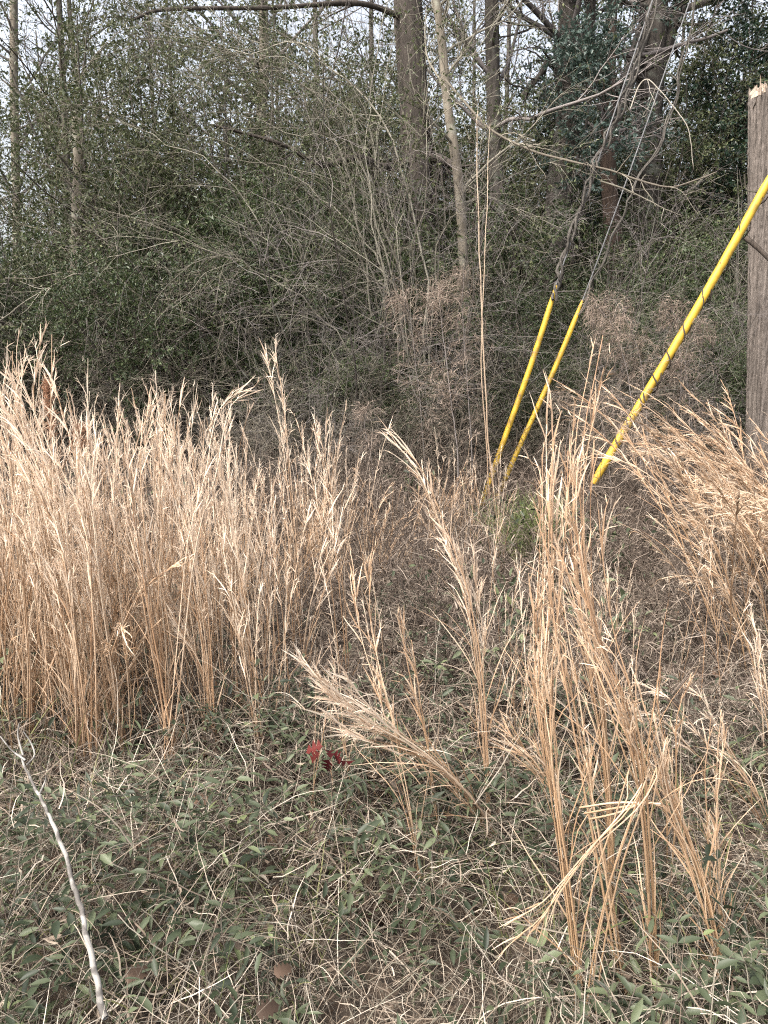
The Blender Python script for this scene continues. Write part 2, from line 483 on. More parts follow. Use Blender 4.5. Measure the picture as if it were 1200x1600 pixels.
make_tree('hardwood_tree', 'grey trunk that forks high between the two guy wires and the pine', 'tree', None, 12, H=13, r0=.165, path=fork, loc=tuple(fork[0]), rr=[1, .95, .85, .5, .25],
          limbs=[([at(888, 150, Y), at(905, 110, Y), at(918, 60, Y), at(925, -20, Y), at(940, -150, Y)], .12, .05),
                 ([at(884, 200, Y), at(865, 95, Y - .2), at(842, 120, Y - .3), at(815, 150, Y - .5)][::1], .05, .03),
                 ([at(892, 165, Y), at(903, 190, Y - .2), at(902, 215, Y - .2)], .035, .02)],
          nb=22, t0=.45, nt_=8)
Y = 12
big = trunk_path([(1010, 720), (1014, 400), (1012, 200), (1020, 60), (1028, -60)], Y, 8)
make_tree('hardwood_tree', 'broad grey trunk with a dark leaning limb behind the dead snag', 'tree', None, 13, H=15, r0=.22, path=big, loc=tuple(big[0]), rr=[1, .95, .85, .6, .3],
          limbs=[([at(945, 260, Y - .6), at(962, 175, Y - .5), at(982, 120, Y - .3), at(1000, 70, Y - .1), at(1018, 20, Y)], .11, .12),
                 ([at(1020, 120, Y), at(1045, 60, Y), at(1065, -20, Y)], .12, .07),
                 ([at(1022, 12, Y), at(990, 8, Y - .3), at(960, 2, Y - .5), at(930, 30, Y - .8)], .05, .015)],
          nb=26, t0=.42, nt_=8)
Y = 9.4
sn = trunk_path([(112, 770), (118, 500), (121, 350), (124, 250), (121, 185)], Y, 0.001)[:5]
sn_o = make_tree('broken_snag', 'slim pale snag snapped off at the top among the thin trees', 'tree', None, 14, r0=.085, path=sn, nb=0, barkmat=PALEBARK, loc=tuple(sn[0]), rr=[1, .9, .85, .8, .78])
m = MB(); rs = np.random.default_rng(3)
tp = sn[-1] - A(sn[0])
sp0 = tp + np.stack([rs.normal(0, .04, 9), rs.normal(0, .04, 9), np.full(9, -.06)], -1)
m.tubes(grow(sp0, UP + rs.normal(0, .15, (9, 3)), rs.uniform(.1, .3, 9), 4, 0, .05, rs), np.linspace(.028, .004, 4)[None], 4)
link('splinter', m.mesh('splinter', [PALETWIG]), sn_o)
Y = 15
thin = trunk_path([(30, 720), (26, 400), (22, 150), (20, -60)], Y, 6)
make_tree('slender_tree', 'slender grey tree against the open sky, farthest to the left', 'tree', None, 15, H=12, r0=.085, path=thin, loc=tuple(thin[0]), rr=[1, .9, .8, .5, .2], nb=34, t0=.2, nleaf=5, leafmat=PRIVET, leafL=.045, leafW=.022, barkmat=PALEBARK)
Y = 12
t2 = trunk_path([(104, 740), (104, 300), (98, 120), (88, -60)], Y, 5)
make_tree('slender_tree', 'thin dark-twigged tree just behind the snapped snag', 'tree', None, 16, H=10, r0=.055, path=t2, loc=tuple(t2[0]), rr=[1, .9, .7, .4, .2], nb=38, t0=.2, nleaf=4, leafmat=PRIVET, twigmat=TWIG)
Y = 8.6
t3 = trunk_path([(742, 770), (730, 520), (718, 300), (700, 170), (690, 60), (676, -60)], Y, 4)
make_tree('sapling_tree', 'slim pale sapling trunk in front of the pine, bowed to one side', 'tree', None, 17, H=8, r0=.06, path=t3, loc=tuple(t3[0]), rr=[1, .9, .75, .5, .25], nb=26, t0=.2, barkmat=PALEBARK, twigmat=PALETWIG, nleaf=2, leafmat=OLIVE, leafL=.04, leafW=.018, twl=.5, blen=.17)
Y = 10.8
t4 = trunk_path([(775, 720), (782, 430), (772, 200), (768, -60)], Y, 6)
make_tree('hardwood_tree', 'middling grey trunk between the pale sapling and the forked tree', 'tree', None, 18, H=13, r0=.11, path=t4, loc=tuple(t4[0]), rr=[1, .9, .8, .5, .3], nb=26, t0=.3, nleaf=3, leafmat=OLIVE)
Y = 10.5
t5 = trunk_path([(958, 720), (962, 540), (960, 400), (952, 300), (950, 200)], Y, 4)
make_tree('hardwood_tree', 'reddish-brown vine-wrapped trunk just right of the guy wire tops', 'tree', None, 19, H=9, r0=.125, path=t5, loc=tuple(t5[0]), rr=[1, .95, .8, .5, .3], nb=26, t0=.5, barkmat=bark_mat('red_bark', (.03, .022, .018), (.10, .07, .052), (30, 30, 5)), nleaf=4, leafmat=GREYGREEN, leafL=.06, leafW=.03, twl=.45, blen=.13)
Y = 14
t6 = trunk_path([(352, 600), (366, 360), (385, 300), (400, 240), (412, 120), (410, -60)], Y, 6)
make_tree('hardwood_tree', 'leaning pale trunk seen through the gap left of the arching shrub', 'tree', None, 20, H=13, r0=.11, path=t6, loc=tuple(t6[0]), rr=[1, .95, .8, .5, .3], nb=26, t0=.3, barkmat=PALEBARK)

# ---- the many thin bare trees farther back
FAR = ['bare_tree', 'thin bare winter tree deep in the wood behind the shrubs', 'tree', 'bare trees deep in the wood']
far_protos = [make_tree(*FAR, 40 + i, H=13 + 2 * i, r0=.10 + .02 * i, nb=42, t0=.1, blen=.2, nt_=8, ns=5, twl=1.1, k=8) for i in range(3)]
for i, p in enumerate(far_protos):
    p.location = tuple(gp(180 + 330 * i, 19 + 2 * i)); p.rotation_euler = (0, 0, i)
for i in range(24):
    Yd = rng.uniform(17, 38)
    px = (i + rng.uniform(0, 1)) / 24 * 1900 - 350
    if -60 < px < 210 and i % 2: continue
    dup(far_protos[i % 3], tuple(gp(px, Yd)), rng.uniform(0, 6.28), rng.uniform(.7, 1.15))
EVF = ['evergreen_tree', 'dense dark evergreen deep in the wood filling gaps behind trunks', 'tree', 'evergreens deep in the wood']
evp = make_shrub(*EVF, 50, H=7.5, stems=5, nb=15, nt_=8, ns=4, nleaf=5, leafL=.09, leafW=.045, spread=12, twig_len=.6, r0=.06)
evp.location = tuple(gp(520, 18))
for i in range(15):
    Yd = rng.uniform(16, 26)
    px = (i + rng.uniform(0, 1)) / 15 * 1900 - 350
    if -60 < px < 210: continue
    dup(evp, tuple(gp(px, Yd)), rng.uniform(0, 6.28), (1, 1, rng.uniform(.5, .8)) if 0 < px < 560 else (1, 1, rng.uniform(.6, 1.1)))

# ---- evergreen shrubs along the edge of the wood
PR = ['privet_shrub', 'olive-green small-leaved evergreen shrub in the thicket at the wood edge', 'shrub', 'evergreen shrubs at the wood edge']
prs = [make_shrub(*PR, 60, H=4.2, stems=7, leafmat=PRIVET, nleaf=7),
       make_shrub(*PR, 61, H=5.2, stems=6, leafmat=OLIVE, nleaf=5, nb=11, twigmat=TWIG),
       make_shrub(*PR, 62, H=3.2, stems=8, leafmat=PRIVET, nleaf=8, leafL=.05, leafW=.024)]
prs.append(make_shrub(*PR, 63, H=6.6, stems=6, leafmat=OLIVE, nleaf=5, nb=16, nt_=8, ns=4, twigmat=TWIG, spread=13, leafL=.055, leafW=.026, twig_len=.5))
spots = [  # photo column, depth, prototype, scale
    (-120, 10.5, 1, 1.0), (20, 9.4, 0, .95), (150, 11.5, 1, 1.05), (235, 9.6, 1, 1.1), (330, 11, 1, 1.2), (330, 8.9, 2, 1.0), (440, 10.2, 0, 1.05), (60, 9.6, 2, .85),
    (540, 9.6, 2, 1.1), (470, 12, 1, 1.15), (560, 12.5, 1, 1.05), (695, 9.4, 2, .75), (540, 11, 0, .9), (740, 10.5, 2, 1.1), (800, 12, 1, .95), (820, 9.6, 2, .65), (760, 13, 1, 1.1),
    (930, 11.5, 0, .9), (1010, 10, 2, .9), (1100, 9.8, 0, .8), (1200, 10.6, 1, .85), (1330, 10.8, 0, 1.0), (1120, 11.5, 1, .95), (-30, 12.5, 0, .9), (1400, 10.5, 1, 1.1), (-250, 9.6, 0, 1.1),
    (90, 13, 0, .8), (400, 9.0, 2, .9), (230, 13, 1, 1.15), (900, 8.7, 2, .55), (700, 12, 0, .85),
    (300, 10.2, 3, 1.0), (390, 11.2, 3, 1.05), (560, 12.4, 3, 1.05), (690, 14.6, 3, 1.15), (740, 14.5, 3, 1.0), (830, 15.5, 3, 1.0), (1000, 11.6, 3, .86), (930, 12.8, 3, .8), (800, 14.2, 3, 1.15), (940, 14.6, 3, 1.2), (1070, 13.2, 3, 1.1), (1010, 15.4, 3, 1.35), (880, 16, 3, 1.3),
    (850, 8.1, 2, .42), (810, 7.7, 2, .36), (900, 7.9, 2, .45), (960, 8.0, 2, .5), (1060, 7.9, 2, .5), (560, 7.9, 2, .5), (640, 7.7, 2, .42), (470, 7.9, 2, .5), (1120, 8.1, 2, .55), (430, 13.5, 3, 1.2), (270, 14, 3, 1.2),
    (20, 8.6, 2, .7), (240, 8.2, 2, .8), (420, 8.5, 2, .8), (520, 8.6, 2, .75), (620, 8.7, 2, .7), (980, 8.8, 2, .75), (1080, 9.2, 2, .75), (790, 8.6, 2, .7)]
used = set()
for px, Yd, k, sc in spots:
    loc = tuple(gp(px, Yd))
    if k not in used:
        used.add(k); prs[k].location = loc; prs[k].scale = (sc,) * 3
    else:
        dup(prs[k], loc, rng.uniform(0, 6.28), sc * rng.uniform(.95, 1.05))
ho = make_shrub('holly_tree', 'dark glossy holly crowding behind the top of the dead snag', 'tree', None, 70, H=7.5, stems=4, nb=20, nt_=9, ns=4, nleaf=8, leafL=.065, leafW=.034, leafmat=HOLLY, spread=10, r0=.05, twig_len=.45, reach=.2)
ho.location = tuple(gp(1185, 11.2))
h2 = dup(ho, tuple(gp(1330, 11.5)), 2, 1.05, 'dark glossy holly at the edge of the picture beyond the dead snag')
h3 = dup(ho, tuple(gp(40, 16)), 1, .55, 'low dark holly under the slender trees on the sky side')

# ---- grey-green crown patch beside the wire vines
gg = make_shrub('evergreen_tree', 'small grey-green leafy evergreen behind the vine-wrapped wires', 'tree', None, 75, H=5.0, stems=3, nb=9, nt_=9, ns=4, nleaf=9, leafL=.06, leafW=.032, leafmat=GREYGREEN, spread=16, reach=.24, lowest=.72, r0=.045)
gg.location = tuple(gp(885, 11.4))

# ---- the bare arching shrub in the middle, long pale whips sweeping to the upper left
def arching_shrub():
    r = np.random.default_rng(81)
    base = gp(640, 8.0)
    root = thing('arching_shrub', 'leafless shrub of long pale whips arching over in the middle', 'shrub', loc=tuple(base))
    tips = [(240, 40), (300, 110), (215, 150), (250, 240), (300, 300), (360, 20), (330, 70), (430, -60), (520, -60), (210, 210), (250, 330), (330, 390), (440, 330), (640, -20), (720, 140), (470, 40), (350, 160), (400, 110), (760, 300), (420, 420), (280, 60), (380, 230)]
    ps = []
    tips = tips[:3] + tips[5:7] + tips[9:12] + tips[14:17] + tips[18:]
    for i, (tx, ty) in enumerate(tips):
        Yt = 7.6 + r.uniform(-1.1, .9)
        tip = at(tx, ty, Yt) - base
        b0 = A([r.normal(0, .18), r.normal(0, .15), -.05])
        hgt = max(tip[2] * r.uniform(.78, .98), 1.3)
        mid = A([b0[0] + tip[0] * r.uniform(.12, .3), b0[1] + tip[1] * .3, hgt * .62])
        up = A([b0[0] + tip[0] * r.uniform(.42, .58), tip[1] * .65, hgt * 1.02])
        ps.append(spline([b0, mid, up, tip], 26) + np.cumsum(r.normal(0, .03, (26, 3)), 0))
    st = A(ps); M = len(st)
    rad = r.uniform(.007, .015, M)[:, None] * np.linspace(1, .16, 26)[None]
    bias = A([-.5, 0, .35])
    b1, r1 = branch(st, rad, 11, .2, 1, (30, 12), lambda t: 1.5 * (1.15 - .6 * t), 12, -.25, .085, r, .6, bias, rmin=.0026)
    b2, r2 = branch(b1, r1, 5, .2, 1, (35, 14), lambda t: .5 * np.ones_like(t), 8, -.2, .08, r, .6, bias * .5, rmin=.002)
    b3, r3 = branch(b2, r2, 3, .2, 1, (38, 14), lambda t: .2 * np.ones_like(t), 5, -.1, .1, r, .7, rmin=.0014)
    for i in range(M):
        m = MB(); m.tubes(st[i:i + 1], rad[i:i + 1], 6, r.uniform(.3, 1, 1)); s_ = link('stem', m.mesh('stem', [PALETWIG]), root)
        m = MB(); j = slice(i * 11, (i + 1) * 11); k = slice(i * 55, (i + 1) * 55); q = slice(i * 165, (i + 1) * 165)
        m.tubes(b1[j], r1[j], 4, r.beta(2.5, 1.6, 11)); m.tubes(b2[k], r2[k], 3, r.beta(2.2, 1.8, 55)); m.tubes(b3[q], r3[q], 3, r.beta(2, 2, 165))
        link('twig', m.mesh('twig', [PALETWIG]), s_)
        m = MB(); foliage_on(m, b3[q], 4, .034, .016, r); link('foliage', m.mesh('foliage', [OLIVE], smooth=False), s_)
arching_shrub()

# ---- smaller bare brush at the foot of the wood
BB = ['bare_brush', 'tangled leafless brush at the dark foot of the wood', 'shrub', 'bare brush at the foot of the wood']
bbs = [make_shrub(*BB, 90 + i, H=2.3 + .5 * i, stems=11, nleaf=0, nb=8, nt_=4, ns=2, spread=30, twig_len=.45, r0=.012, twigmat=[TWIG, PALETWIG, GREYTWIG][i], grav=-.4) for i in range(3)]
bsp = [(70, 8.2, 0), (200, 8.4, 1), (300, 7.8, 0), (400, 8.3, 2), (500, 8.0, 1), (590, 8.3, 0), (680, 7.8, 2), (760, 8.2, 0), (840, 7.8, 1), (920, 7.6, 2), (990, 7.9, 0), (1080, 8.3, 1), (1130, 9.0, 2), (1290, 9.2, 0), (-80, 8.2, 1), (560, 7.5, 2), (890, 8.6, 0), (1040, 8.6, 1), (450, 7.4, 0), (330, 9.0, 1), (400, 6.6, 0), (480, 6.4, 2), (545, 6.8, 0), (620, 6.9, 1), (690, 6.9, 0), (930, 6.8, 1), (985, 6.5, 0), (1040, 6.9, 2), (850, 7.0, 0), (140, 9.3, 2)]
used = set()
for px, Yd, k in bsp:
    loc = tuple(gp(px, Yd)); sc = rng.uniform(.75, 1.1) * (.6 if Yd < 7.2 else 1)
    if k not in used:
        used.add(k); bbs[k].location = loc; bbs[k].scale = (sc,) * 3
    else:
        dup(bbs[k], loc, rng.uniform(0, 6.28), sc)

# ------------------------------------------------------------------ dead snag at the right edge
def snag():
    Yd = 6.6
    base = gp(1205, Yd)
    root = thing('dead_snag', 'thick weathered dead trunk broken off square near the right edge', 'tree', loc=tuple(base))
    r = np.random.default_rng(101)
    NA, NZ = 150, 170
    top = at(1200, 150, Yd)[2] - base[2]
    a = np.linspace(0, 2 * math.pi, NA, endpoint=False)
    z = np.linspace(-.05, top, NZ)
    Ag, Z = np.meshgrid(a, z, indexing='ij')
    ridges = np.zeros_like(Ag)
    for i in range(26):
        f = r.integers(9, 34); ph = r.uniform(0, 6.28); wv = r.uniform(.5, 2.2)
        ridges += np.sin(f * Ag + ph + 1.3 * np.sin(Z * wv + r.uniform(0, 6))) * r.uniform(.4, 1)
    ridges = ridges / 5.0
    ridges = np.where(ridges < 0, ridges * 1.8, ridges * .6)          # narrow furrows between flat plates
    R = .195 + .03 * np.exp(-np.maximum(Z, 0) * 1.5) - .012 * Z / top + .014 * ridges + .003 * r.standard_normal(Ag.shape)
    lean = at(1210, 150, Yd)[0] - base[0]
    cx = .01 * np.sin(Z * 1.1) + lean * np.clip(Z, 0, None) / top
    jag = np.where(Z > top - .001, .05 * np.sin(3 * Ag + 1) + .04 * np.sin(7 * Ag) + .03 * r.standard_normal(Ag.shape), 0)
    V = np.stack([cx + R * np.cos(Ag), R * np.sin(Ag), Z + jag], -1)
    idx = np.arange(NA * NZ).reshape(NA, NZ); nx = np.roll(idx, -1, 0)
    q = np.stack([idx[:, :-1], nx[:, :-1], nx[:, 1:], idx[:, 1:]], -1).reshape(-1, 4)
    m = MB(); m.add(V.reshape(-1, 3), q, None, np.zeros(NA * NZ), np.zeros(NA * NZ), 0)
    mat = bark_mat('snag_bark', (.045, .038, .032), (.27, .23, .20), (46, 46, 1.5), 1.0, dist=.012)
    link('trunk', m.mesh('trunk', [mat]), root)
    m = MB()                                                      # broken wood at the top: a fan of splintered rings
    rings = 7
    vv = []
    for k in range(rings):
        f = 1 - k / (rings - 1)
        vv.append(np.stack([cx[:, -1] + R[:, -1] * f * np.cos(a), R[:, -1] * f * np.sin(a), top + jag[:, -1] * f - .004 + .04 * r.standard_normal(NA) * (f < 1)], -1))
    vv = A(vv).transpose(1, 0, 2)
    idx = np.arange(NA * rings).reshape(NA, rings); nx = np.roll(idx, -1, 0)
    q = np.stack([idx[:, :-1], nx[:, :-1], nx[:, 1:], idx[:, 1:]], -1).reshape(-1, 4)
    m.add(vv.reshape(-1, 3), q, None, np.zeros(NA * rings), np.zeros(NA * rings), 0)
    p0 = np.stack([r.normal(0, .1, 26) + lean, r.normal(0, .1, 26), np.full(26, top - .03)], -1)
    m.tubes(grow(p0, UP + r.normal(0, .12, (26, 3)), r.uniform(.05, .16, 26), 4, 0, .04, r), np.linspace(.011, .002, 4)[None], 4, r.uniform(0, 1, 26))
    wood = bark_mat('broken_wood', (.20, .15, .11), (.42, .34, .27), (20, 20, 6), .5)
    link('broken_top', m.mesh('broken_top', [wood]), root)
    tw = [[at(1166, 372, 6.35), at(1178, 382, 6.25), at(1195, 398, 6.15), at(1215, 420, 6.05)]]
    m = MB(); m.tubes(A([spline(t, 10) for t in tw]) - base, np.linspace(.022, .014, 10)[None], 6)
    link('branch_stub', m.mesh('branch_stub', [DARKBARK]), root)
snag()
cr = [[at(1163, 272, 6.3), at(1166, 295, 6.3), at(1180, 300, 6.25), at(1205, 302, 6.3)], ]
m = MB(); m.tubes(A([spline(c, 14) for c in cr]), np.linspace(.007, .005, 14)[None], 5)
tag(link('vine', m.mesh('vine', [PALETWIG])), 'thin pale vine looping across the dead snag above the yellow tube', 'vine')

# ------------------------------------------------------------------ guy wires with their yellow guards, and the vines on them
YEL = None
def yellow_mat():
    m, n, l, b = base_mat('yellow_plastic')
    tc = n.new('ShaderNodeTexCoord')
    nz = n.new('ShaderNodeTexNoise'); nz.inputs['Scale'].default_value = 9; nz.inputs['Detail'].default_value = 6
    l.new(tc.outputs['Object'], nz.inputs['Vector'])
    rp = n.new('ShaderNodeValToRGB'); rp.color_ramp.elements.new(.45)
    for i, (p, c) in enumerate([(.29, (.16, .10, .03, 1)), (.38, (.36, .22, .02, 1)), (.62, (.57, .36, .022, 1))]):
        rp.color_ramp.elements[i].position = p; rp.color_ramp.elements[i].color = c
    l.new(nz.outputs[0], rp.inputs[0]); l.new(rp.outputs[0], b.inputs['Base Color'])
    b.inputs['Roughness'].default_value = .55
    return m
YEL = yellow_mat()
STEEL = bark_mat('galvanised_wire', (.10, .10, .10), (.24, .24, .24), (80, 80, 80), .3)

def guard_mesh(a, b, r, N=40, K=18, base=None):
    """a split plastic tube, slit open along one side, with a slanted cut at its ends"""
    base = A([0, 0, 0.]) if base is None else base
    ax = norm(b - a); sd = norm(np.cross(ax, A([0, 1., 0]))); up = np.cross(sd, ax)
    rg = np.random.default_rng(int(abs(a[0]) * 1000))
    m = MB()
    for rr, flip in ((r, 1), (r * .82, -1)):
        ang = np.linspace(math.radians(112), math.radians(428), K)   # the slit faces the wood
        t = np.linspace(0, 1, N)
        P = a[None] + (b - a)[None] * t[:, None]
        P = P + up[None] * (.012 * np.sin(t * 3.1))[:, None] + sd[None] * (.012 * np.sin(t * 5.3 + a[0]))[:, None]
        end = np.where(t > .9, (t - .9) / .1, 0) * .55 + np.where(t < .03, (.03 - t) / .03, 0) * .25
        rad = rr * (1 - end)
        v = P[:, None] + rad[:, None, None] * (np.cos(ang)[None, :, None] * sd + np.sin(ang)[None, :, None] * up)
        v = v - base
        idx = np.arange(N * K).reshape(N, K)
        q = np.stack([idx[:-1, :-1], idx[:-1, 1:], idx[1:, 1:], idx[1:, :-1]], -1).reshape(-1, 4)
        if flip < 0: q = q[:, ::-1]
        m.add(v.reshape(-1, 3), q, None, np.zeros(N * K), np.repeat(t, K), 0)
    return m.mesh('guard', [YEL])

def guy(label, a, b, r, wire_top, wire_bot):
    root = thing('guy_wire', label, 'guy wire', loc=tuple(wire_bot))
    m = MB(); m.tubes(spline([wire_bot, a, b, wire_top], 60)[None] - wire_bot, np.full((1, 60), .006), 6)
    link('wire', m.mesh('wire', [STEEL]), root)
    link('guard', guard_mesh(a, b, r, base=wire_bot), root)
    return root

g1a, g1b = at(752, 800, 6.5), at(869, 446, 6.9)
g2a, g2b = at(770, 800, 6.6), at(910, 470, 7.0)
g3a, g3b = at(929, 757, 5.6), at(1226, 240, 5.9)
t1 = [at(880, 400, 6.95), at(915, 300, 7.0), at(935, 245, 7.1), at(968, 170, 7.2), at(1000, 80, 7.3), at(1040, -60, 7.4)]
t2_ = [at(938, 415, 7.05), at(975, 330, 7.1), at(990, 290, 7.15), at(1040, 200, 7.25), at(1065, 100, 7.35), at(1100, -60, 7.5)]
def grd(p, dx=-.06):
    return A([p[0] + dx, p[1] - .03, float(gh(p[0], p[1]))])
guy('guy wire with the left yellow guard tube of the close pair', g1a, g1b, .025, t1[-1], grd(g1a))
guy('guy wire with the right yellow guard tube of the close pair', g2a, g2b, .0235, t2_[-1], grd(g2a, -.08))
guy('guy wire with the longest yellow guard tube, leaning in front of the dead snag', g3a, g3b, .031, g3b + (g3b - g3a) * .5, grd(g3a, -.2))

def twine(core, n, off, turns, rad, seed, N=70):
    r = np.random.default_rng(seed)
    c = spline(core, N); tan = norm(np.gradient(c, axis=0))
    sd = norm(np.cross(tan, A([0, 1., 0]))); up = np.cross(sd, tan)
    out = []
    for i in range(n):
        ph = r.uniform(0, 6.28) + np.linspace(0, turns * 6.28, N) + np.cumsum(r.normal(0, .12, N))
        o = off * (1 + .3 * np.sin(np.linspace(0, r.uniform(6, 14), N) + i))
        out.append(c + (np.cos(ph) * o)[:, None] * sd + (np.sin(ph) * o)[:, None] * up + np.cumsum(r.normal(0, .002, (N, 3)), 0))
    return A(out), rad * np.ones((n, N)) * np.linspace(1, .75, N)[None]

def vine_thing(label, core, n, off, turns, rad, seed, mat, twigs=14, twl=.35, leaf=None):
    r = np.random.default_rng(seed + 500)
    P, R = twine(core, n, off, turns, rad, seed)
    o0 = P[0, 0].copy()
    m = MB(); m.tubes(P - o0, R, 6, r.uniform(0, 1, n), rng=r, rough=.08)
    root = link('vine', m.mesh('vine', [mat]), None, tuple(o0))
    tag(root, label, 'vine')
    if twigs:
        b1, r1 = branch(P - o0, R, twigs, .05, .95, (60, 20), lambda t: twl * np.ones_like(t), 9, -.5, .14, r, .4, rmin=.0022)
        b2, r2 = branch(b1, r1, 3, .2, 1, (45, 20), lambda t: twl * .4 * np.ones_like(t), 6, -.3, .15, r, .6, rmin=.0016)
        m = MB(); m.tubes(b1, r1, 4, r.uniform(0, 1, len(b1))); m.tubes(b2, r2, 3, r.uniform(0, 1, len(b2)))
        link('twig', m.mesh('twig', [GREYTWIG]), root)
    if leaf is not None:
        m = MB(); foliage_on(m, b2, 2, .06, .03, r, fine=True)
        link('foliage', m.mesh('foliage', [leaf]), root)
    return root
vine_thing('thick twisted woody vines climbing the left of the paired wires', [at(866, 470, 6.85)] + t1, 3, .019, 9, .012, 1, VINEBARK, 9, .4)
vine_thing('thin woody vine climbing the right of the paired wires', [at(905, 492, 6.95)] + t2_, 2, .014, 7, .0085, 2, VINEBARK, 8, .4)
vine_thing('dark slender vine spiralling round the longest yellow tube', [g3a + (g3b - g3a) * .12, g3a + (g3b - g3a) * .5, g3b], 2, .036, 10, .006, 3, DARKBARK, 5, .12)
mm = MB(); mm.tubes(spline([at(858, 480, 6.72), at(863, 455, 6.75), at(872, 446, 6.8), at(874, 466, 6.75)], 16)[None], np.full((1, 16), .009), 5)

def strand(name, label, cat, ctrl, r0, r1, mat, twigs=0, twl=.2, seed=0, N=40, k=7, wob=.004):
    r = np.random.default_rng(seed + 900)
    p = spline(ctrl, N) + np.cumsum(r.normal(0, wob, (N, 3)), 0) * np.linspace(0, 1, N)[:, None] * .4
    o0 = p[0].copy(); P = (p - o0)[None]; R = np.linspace(r0, r1, N)[None]
    m = MB(); m.tubes(P, R, k, A([.45]), rng=r, rough=.06, cap=True)
    root = link(name, m.mesh(name, [mat]), None, tuple(o0))
    tag(root, label, cat)
    if twigs:
        b1, q1 = branch(P, R, twigs, .2, .98, (48, 18), lambda t: twl * np.ones_like(t), 8, 0, .12, r, .55, rmin=.0015)
        b2, q2 = branch(b1, q1, 2, .3, 1, (42, 18), lambda t: twl * .45 * np.ones_like(t), 5, 0, .12, r, .6, rmin=.0012)
        for j in range(twigs):
            m = MB(); m.tubes(b1[j:j + 1], q1[j:j + 1], 4, r.uniform(.5, 1, 1)); m.tubes(b2[2 * j:2 * j + 2], q2[2 * j:2 * j + 2], 3, r.uniform(.4, 1, 2))
            link('twig', m.mesh('twig', [mat]), root)
    return root
strand('hanging_branch', 'long grey branch sagging from the sapling across the wire vines', 'branch',
       [at(696, 125, 8.3), at(735, 170, 8.0), at(770, 205, 7.7), at(830, 235, 7.4), at(885, 250, 7.2), at(950, 265, 7.0), at(1000, 282, 6.9), at(1045, 292, 6.8), at(1085, 282, 6.8), at(1120, 268, 6.8)], .0125, .006, TWIG, 14, .4, 1)
strand('hanging_branch', 'bleached bent branch hooked over beside the vines', 'branch',
       [at(985, 170, 6.9), at(998, 135, 6.9), at(1012, 124, 6.85), at(1030, 140, 6.8), at(1055, 170, 6.75), at(1075, 205, 6.7), at(1083, 265, 6.7)], .0055, .003, plant_mat('bleached_twig', [(.28, .25, .20), (.46, .42, .35)], None, 0, .7, .2, .05), 3, .3, 2)
strand('hanging_branch', 'short pale twig dangling below the sagging branch', 'branch',
       [at(938, 283, 6.85), at(975, 295, 6.8), at(1010, 312, 6.75), at(1040, 328, 6.7), at(1065, 338, 6.7)], .008, .003, PALETWIG, 3, .15, 3)

# ------------------------------------------------------------------ broomsedge
def stalk_geo(path, r, culm, plume, H, nleaf=4, nrac=16, start=.48, fluff=1.0, rad=.0026):
    """one broomsedge stalk along path (N,3): culm, sheathing blades, and feathery racemes up its upper half"""
    N = len(path); P = path[None]
    t = np.linspace(0, 1, N)
    culm.tubes(P, (rad * (1 - .6 * t))[None], 5, r.uniform(.05, 1, 1))
    if nleaf:
        tl = r.uniform(.02, .5, (1, nleaf)); p, tan = sample(P, tl); p, tan = p[0], tan[0]
        pr = rdir(nleaf, r); pr[:, 2] *= .3
        d = norm(tan + pr * r.uniform(.12, .55, (nleaf, 1)))
        L = H * r.uniform(.12, .3, nleaf)
        c = grow(p, d, L, 8, r.uniform(-1.2, .1, nleaf), .07, r)
        culm.ribbons(c, r.uniform(.0018, .0038, nleaf)[:, None] * A([.7, 1, 1, .95, .85, .7, .45, .1])[None], rdir(nleaf, r), r.uniform(.1, 1, nleaf))
    if nrac:
        tr_ = np.sort(r.uniform(start, .985, (1, nrac)), 1); p, tan = sample(P, tr_); p, tan = p[0], tan[0]
        pr = rdir(nrac, r)
        d = norm(tan + pr * r.uniform(.08, .36, (nrac, 1)))
        L = H * r.uniform(.045, .105, nrac) * fluff
        c = grow(p, d, L, 6, -.25, .07, r)
        plume.ribbons(c, r.uniform(.0030, .0056, nrac)[:, None] * A([.5, 1, 1, .8, .55, .1])[None], rdir(nrac, r), r.uniform(.2, 1, nrac))
        # fine hairs and awns off every raceme
        K = 3
        th = r.uniform(.25, 1, (nrac, K)); hp, ht = sample(c, th)
        hp = hp.reshape(-1, 3); ht = ht.reshape(-1, 3)
        hd = norm(ht + rdir(len(hp), r) * .6)
        hc = grow(hp, hd, H * r.uniform(.012, .035, len(hp)) * fluff, 4, -.3, .1, r)
        plume.ribbons(hc, r.uniform(.0012, .0024, len(hp))[:, None] * A([.8, 1, .7, .1])[None], rdir(len(hp), r), r.uniform(.3, 1, len(hp)))

def free_path(r, H, lean, bend, az, N=16, wob=.012):
    t = np.linspace(0, 1, N)
    th = np.radians(lean + bend * t ** 2)
    dz = np.cos(th); dr = np.sin(th)
    st = H / (N - 1)
    z = np.concatenate([[0], np.cumsum(dz[:-1]) * st]); q = np.concatenate([[0], np.cumsum(dr[:-1]) * st])
    p = np.stack([q * math.cos(az), q * math.sin(az), z - .01], -1)
    return p + np.cumsum(r.normal(0, wob * H / N, (N, 3)), 0)

